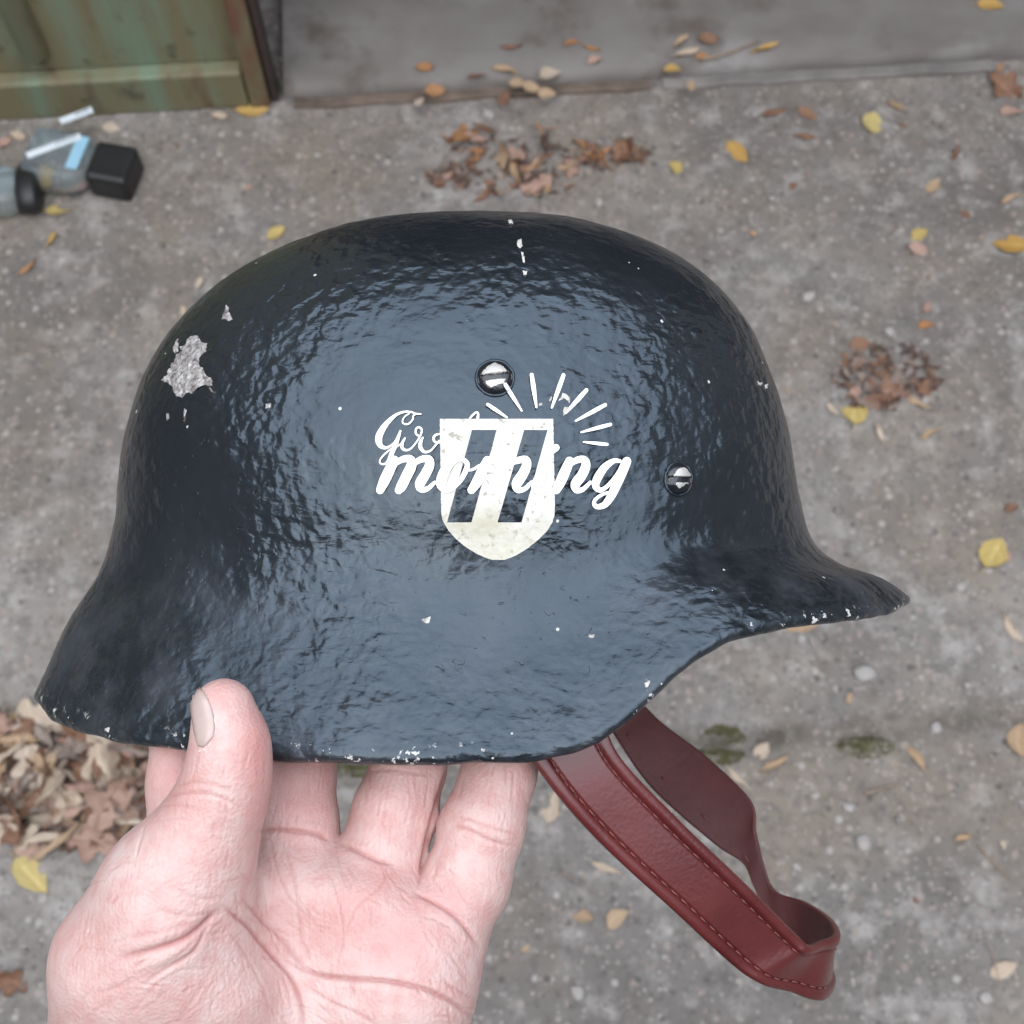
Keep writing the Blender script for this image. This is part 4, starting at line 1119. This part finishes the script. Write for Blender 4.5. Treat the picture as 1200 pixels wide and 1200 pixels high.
def heap(cx, cy, rx, ry, nbig, cols, group, label, Lr, seed, power=0.6, kinds=('curled','folded','long','ovate','scrap'), lift=0.012):
    rg = random.Random(seed)
    for i in range(nbig):
        a = rg.uniform(0, 2*pi); r_ = rg.random() ** power
        X, Y = cx + rx * r_ * cos(a), cy + ry * r_ * sin(a)
        c = rg.choice(cols)
        name = {'grey': 'greyish', 'dark': 'dark', 'pink': 'pinkish'}.get(c, c)
        kd = rg.choice(kinds); ln = rg.uniform(*Lr)
        where = ('left end' if X < cx - rx*.45 else 'right end' if X > cx + rx*.45 else 'middle') if abs(X - cx) > abs(Y - cy) * rx / ry else ('far edge' if Y < cy - ry*.4 else 'near edge' if Y > cy + ry*.4 else 'middle')
        sz = 'small' if ln < Lr[0] + (Lr[1] - Lr[0]) * .4 else 'large'
        kw = {'curled': 'curled', 'folded': 'folded', 'long': 'slender', 'ovate': 'flat', 'scrap': 'torn', 'lobed': 'crumpled'}[kd]
        leaf(X, Y, ln, rg.uniform(0, 360), c, kd, '%s %s %s leaf at the %s of %s' % (sz, kw, name, where, label), group, lift=rg.uniform(0, lift) * (1.1 - r_), tilt=0.55, seed=rg.randrange(4), flip=rg.random() < .25)
heap(605, 193, 92, 42, 30, ['brown','brown','pink','orange','dark','tan','pink'], 'leaf heap below the step', 'the top heap', (18, 40), 21, kinds=('curled','long','folded','long','lobed'))
heap(712, 186, 46, 20, 11, ['brown','orange','pink','brown'], 'leaf heap right end below the step', 'the top heap tail', (20, 36), 22)
heap(548, 168, 24, 26, 5, ['brown','pink','orange'], 'leaves at the left end of the top heap', 'the top heap left tip', (26, 38), 23)
heap(1035, 445, 62, 42, 24, ['dark','brown','brown','pink','grey'], 'leaf heap right of the helmet', 'the flat right heap', (14, 36), 24, lift=0.002)
heap(75, 912, 112, 74, 100, ['grey','cream','brown','pink','tan','cream','tan','pink'], 'leaf heap behind the helmet at lower left', 'the lower left heap', (24, 70), 25, power=.5, kinds=('curled','long','lobed','long','lobed','folded'), lift=0.026)
heap(140, 890, 70, 50, 26, ['pink','cream','grey','grey','brown'], 'leaf heap behind the helmet at lower left', 'the lower left heap', (36, 74), 26, kinds=('curled','long','lobed','lobed','folded'), lift=0.026)
rg = random.Random(5)
for i in range(70):   # stray scraps
    X, Y = rg.uniform(-60, 1260), rg.uniform(130, 1230)
    c = rg.choice(['pink','cream','tan','brown','grey'])
    name = {'grey': 'grey brown', 'pink': 'pinkish brown'}.get(c, c)
    leaf(X, Y, rg.uniform(6, 14), rg.uniform(0, 360), c, rg.choice(['scrap', 'long', 'ovate']), 'tiny stray %s leaf scrap on bare concrete' % name, 'stray leaf scraps', seed=rg.randrange(4))
# crumbled leaf litter under the heaps; its dark colour stands in for shaded gaps
def litter():
    rg = random.Random(9); vs, fs, mi = [], [], []
    for cx, cy, rx, ry, nn_ in ((605,198,86,38,130),(715,188,44,18,40),(1035,445,62,40,200),(75,915,120,80,1500),(530,210,34,14,90)):
        for _ in range(nn_):
            a = rg.uniform(0, 2*pi); r_ = rg.random() ** .6; q = ground(cx + rx*r_*cos(a), cy + ry*r_*sin(a))
            z = ground_h(q.x, q.y) + rg.uniform(.0008, .004); L = rg.uniform(.003, .010); b = rg.uniform(0, 6.28); tl = rg.gauss(0, .3)
            c1 = Vector((cos(b), sin(b), tl)) * L; c2 = Vector((-sin(b), cos(b), rg.gauss(0, .3))) * L * rg.uniform(.25, .6); o = Vector((q.x, q.y, z)); k = len(vs)
            vs += [tuple(o - c1), tuple(o + c2), tuple(o + c1), tuple(o - c2)]; fs.append((k, k+1, k+2, k+3)); mi.append(rg.choice([0, 0, 1, 2]))
    ob = new_mesh('leaf_litter', vs, fs, [LM['dark'], LM['brown'], LM['grey']], smooth=False); ob.data.polygons.foreach_set('material_index', mi)
    tag(ob, kind='stuff')
litter()

# ------------------------------------------------------------------ stones and gravel
def stone_mesh(seed, n=2):
    bm = bmesh.new(); bmesh.ops.create_icosphere(bm, subdivisions=n, radius=0.5)
    for v in bm.verts: v.co *= 1 + 0.45 * noise.noise(v.co * 2.2 + Vector((seed, 0, 0))); v.co.z *= 0.55
    me = bpy.data.meshes.new('stone'); bm.to_mesh(me); bm.free(); me.polygons.foreach_set('use_smooth', [True]*len(me.polygons)); return me
SM = [stone_mesh(i) for i in range(5)]
for me_ in SM: me_.materials.append(M_stone)
for X, Y, L, lab in ((1012,791,26,'largest pale stone on the concrete below the visor'), (994,946,15,'bright white pebble left of a dry stalk'), (1012,988,22,'round grey white stone in the lower right'), (840,1115,14,'pale pebble low beside the strap end'),
                   (955,668,12,'pale pebble close to the visor root'), (1040,392,14,'pale pebble above the right leaf heap'), (946,352,18,'bluish white chip of stone right of the dome'), (676,1163,20,'pale pebble at the bottom beside the hand'), (690,900+42,14,'pale pebble between strap and finger'),
                   (934,1016,12,'white pebble under the dry stalk'), (1155,1170,18,'pale stone in the lower right corner'), (1124,690,14,'white pebble below the plump yellow leaf'), (573,138,16,'white chip of stone above the top heap'), (1098,853,16,'pale stone on the far side of the joint'), (702,240,12,'white chip of stone beside the top of the dome')):
    q = ground(X, Y); o = bpy.data.objects.new('stone', SM[rnd.randrange(5)]); COL.objects.link(o)
    ln = L * (q - CAM).dot(FWD) / F; o.location = (q.x, q.y, ground_h(q.x, q.y) + ln * 0.12); o.scale = (ln, ln * .8, ln * .8); o.rotation_euler = (0, 0, rnd.uniform(0, 6))
    tag(o, lab, 'stone', 'pale stones on the concrete')
def gravel():
    rg = random.Random(31); vs, fs, mi = [], [], []
    base = []
    for s_ in range(4):
        me_ = stone_mesh(20 + s_, 1); base.append(([v.co.copy() for v in me_.vertices], [tuple(f.vertices) for f in me_.polygons]))
    for _ in range(2000):
        x, y = rg.uniform(-.95, .95), rg.uniform(-.35, 1.25)
        s_ = min(0.011, 0.0016 * math.exp(rg.gauss(0.45, .55))); bv, bf = rg.choice(base); a = rg.uniform(0, 6.28); z = ground_h(x, y); k = len(vs)
        for v in bv: vs.append((x + s_ * (v.x*cos(a) - v.y*sin(a)), y + s_ * (v.x*sin(a) + v.y*cos(a)), z + s_ * (v.z + .1)))
        c = rg.choice([0, 1, 1, 1, 1, 1])
        for f in bf: fs.append(tuple(k + i for i in f)); mi.append(c)
    o = new_mesh('gravel', vs, fs, [M_stone, M_stone2]); o.data.polygons.foreach_set('material_index', mi); tag(o, kind='stuff')
gravel()
# moss in the joint
def moss():
    rg = random.Random(12); vs, fs = [], []
    me_ = stone_mesh(3, 1); bv = [v.co.copy() for v in me_.vertices]; bf = [tuple(f.vertices) for f in me_.polygons]
    for cx, cy, rx, ry, nn_ in ((846,874,30,24,1500),(1014,876,34,14,1000),(930,858,50,5,60),(420,897,30,16,700)):
        for _ in range(nn_):
            a = rg.uniform(0, 6.28); r_ = rg.random() ** .6; q = ground(cx + rx*r_*cos(a), cy + ry*r_*sin(a)); s_ = rg.uniform(.001, .0034); k = len(vs); z = ground_h(q.x, q.y) - .0006
            for v in bv: vs.append((q.x + s_*v.x, q.y + s_*v.y, z + s_*v.z*1.3))
            for f in bf: fs.append(tuple(k + i for i in f))
    tag(new_mesh('moss', vs, fs, M_moss), kind='stuff')
moss()
# dry stalks
def stalk(pts, r_, label, slab_=False):
    q = [(on_slab(X, Y) if slab_ else ground(X, Y)) for X, Y in pts]
    q = [Vector((a.x, a.y, (SLAB_Z if slab_ else ground_h(a.x, a.y)) + 0.003 + 0.002 * (i % 2))) for i, a in enumerate(q)]
    c = [Vector(v) for v in crom([tuple(a) for a in q], 12)]
    g = MB(); g.tube(c, [r_ * (1 - .5 * i / 11) for i in range(12)], 6); tag(g.build('dry_stalk', M_twig, None, smooth=True), label, 'twig', 'dry stalks on the ground')
stalk([(1012,931),(1030,926),(1054,918)], .0016, 'straight tan stalk right of the strap')
stalk([(1145,990),(1160,1008),(1182,1030)], .0012, 'bent stalk below the small tan leaf at right')
stalk([(1152,1100),(1162,1118),(1170,1150)], .0008, 'thread thin stalk of the cream corner leaf')
stalk([(820,72),(850,66),(888,50)], .0022, 'dark twig lying on the step', True)
stalk([(655,1020),(680,1038),(706,1052)], .0007, 'thread thin straw left of the strap')
stalk([(944,700+50),(958,775),(970,800)], .0006, 'thread thin straw below the visor')

# ------------------------------------------------------------------ the two plastic bottles
def cap_mesh(w, d_, hgt, name, parent, M, mat, lip=True):
    g = MB(); g.box((-w/2, -d_/2, 0), (w/2, d_/2, hgt), M); o = g.build(name, mat, parent, bevel=min(w, d_) * .12); return o
def bottle(loc, heading, L, label, lying=0.026):
    e = empty('plastic_bottle', mat4=Matrix.Translation(loc) @ Matrix.Rotation(heading, 4, 'Z')); tag(e, label, 'bottle', 'empty bottles on the ground')
    return e
def bottle_body(e, L, rw, rh):
    # rounded-rectangle body lying along +x, cap at +x end
    n = 28; vs, fs = [], []
    prof = [(-L, .55), (-L + .004, .86), (-L + .010, .98), (-L*.75, 1.0), (-L*.5, .96), (-L*.25, 1.0), (-.020, 1.0), (-.010, .86), (-.004, .62), (.006, .46)]
    for x, s_ in prof:
        for k in range(n):
            a = 2*pi*k/n; ex = 0.6
            vs.append((x, rw*s_*math.copysign(abs(cos(a))**ex, cos(a)), rh + rh*s_*math.copysign(abs(sin(a))**ex, sin(a))))
    m = len(prof)
    for i in range(m-1):
        for k in range(n): fs.append((i*n+k, i*n+(k+1)%n, (i+1)*n+(k+1)%n, (i+1)*n+k))
    fs.append(tuple(range(n))[::-1]); fs.append(tuple((m-1)*n+k for k in range(n)))
    o = new_mesh('body', vs, fs, M_plastic, e); md = o.modifiers.new('s', 'SUBSURF'); md.levels = md.render_levels = 1
    return o
q = ground(116, 212)
e1 = bottle((q.x, q.y, .004), R(-12), .07, 'clear bluish bottle with blue and white label lying by the gate')
bottle_body(e1, .088, .043, .024)
cap_mesh(.056, .060, .046, 'cap', e1, Matrix.Translation((.030, 0, .0)), M_black)['label'] = 'square black cap'
g = MB(); g.box((-.022, -.024, .0485), (-.006, .027, .0498)); g.build('blue_label', M_blue, e1)
g = MB(); M_ = Matrix.Translation((-.046, .004, .0505)) @ Matrix.Rotation(R(38), 4, 'Z'); g.box((-.036, -.005, 0), (.036, .005, .0010), M_); lb = g.build('label_band', M_label, e1)
g = MB()
for k in range(6): g.box((.004 + k*.005, -.0005, .0011), (.006 + k*.005, .0042, .0013), M_)
g.build('print_marks', M_ink, lb)
q2 = ground(90, 172)
g = MB(); M_ = Matrix.Translation((q2.x - q.x, q2.y - q.y + .004, .046)) @ Matrix.Rotation(R(38), 4, 'Z'); g.box((-.022, -.005, 0), (.022, .005, .001), M_); lb2 = g.build('label_band', M_label, e1)
g = MB()
for k in range(4): g.box((.000 + k*.005, -.0005, .0011), (.002 + k*.005, .0042, .0013), M_)
g.build('print_marks', M_ink, lb2)
q = ground(36, 236)
e2 = bottle((q.x, q.y, .004), R(6), .07, 'second bluish bottle with oval black cap at the left edge')
bottle_body(e2, .080, .032, .022)
def oval_cap(e):
    n = 32; vs, fs = [], []
    for x, s_ in ((-.012, .90), (-.010, 1.0), (.010, 1.0), (.014, .93), (.015, .0)):
        for k in range(n): vs.append((x + .006, 0.036*s_*cos(2*pi*k/n), .022 + .022*s_*sin(2*pi*k/n)))
    for i in range(4):
        for k in range(n): fs.append((i*n+k, i*n+(k+1)%n, (i+1)*n+(k+1)%n, (i+1)*n+k))
    fs.append(tuple(range(n))[::-1])
    new_mesh('cap', vs, fs, M_black, e)['label'] = 'oval black cap'
oval_cap(e2)
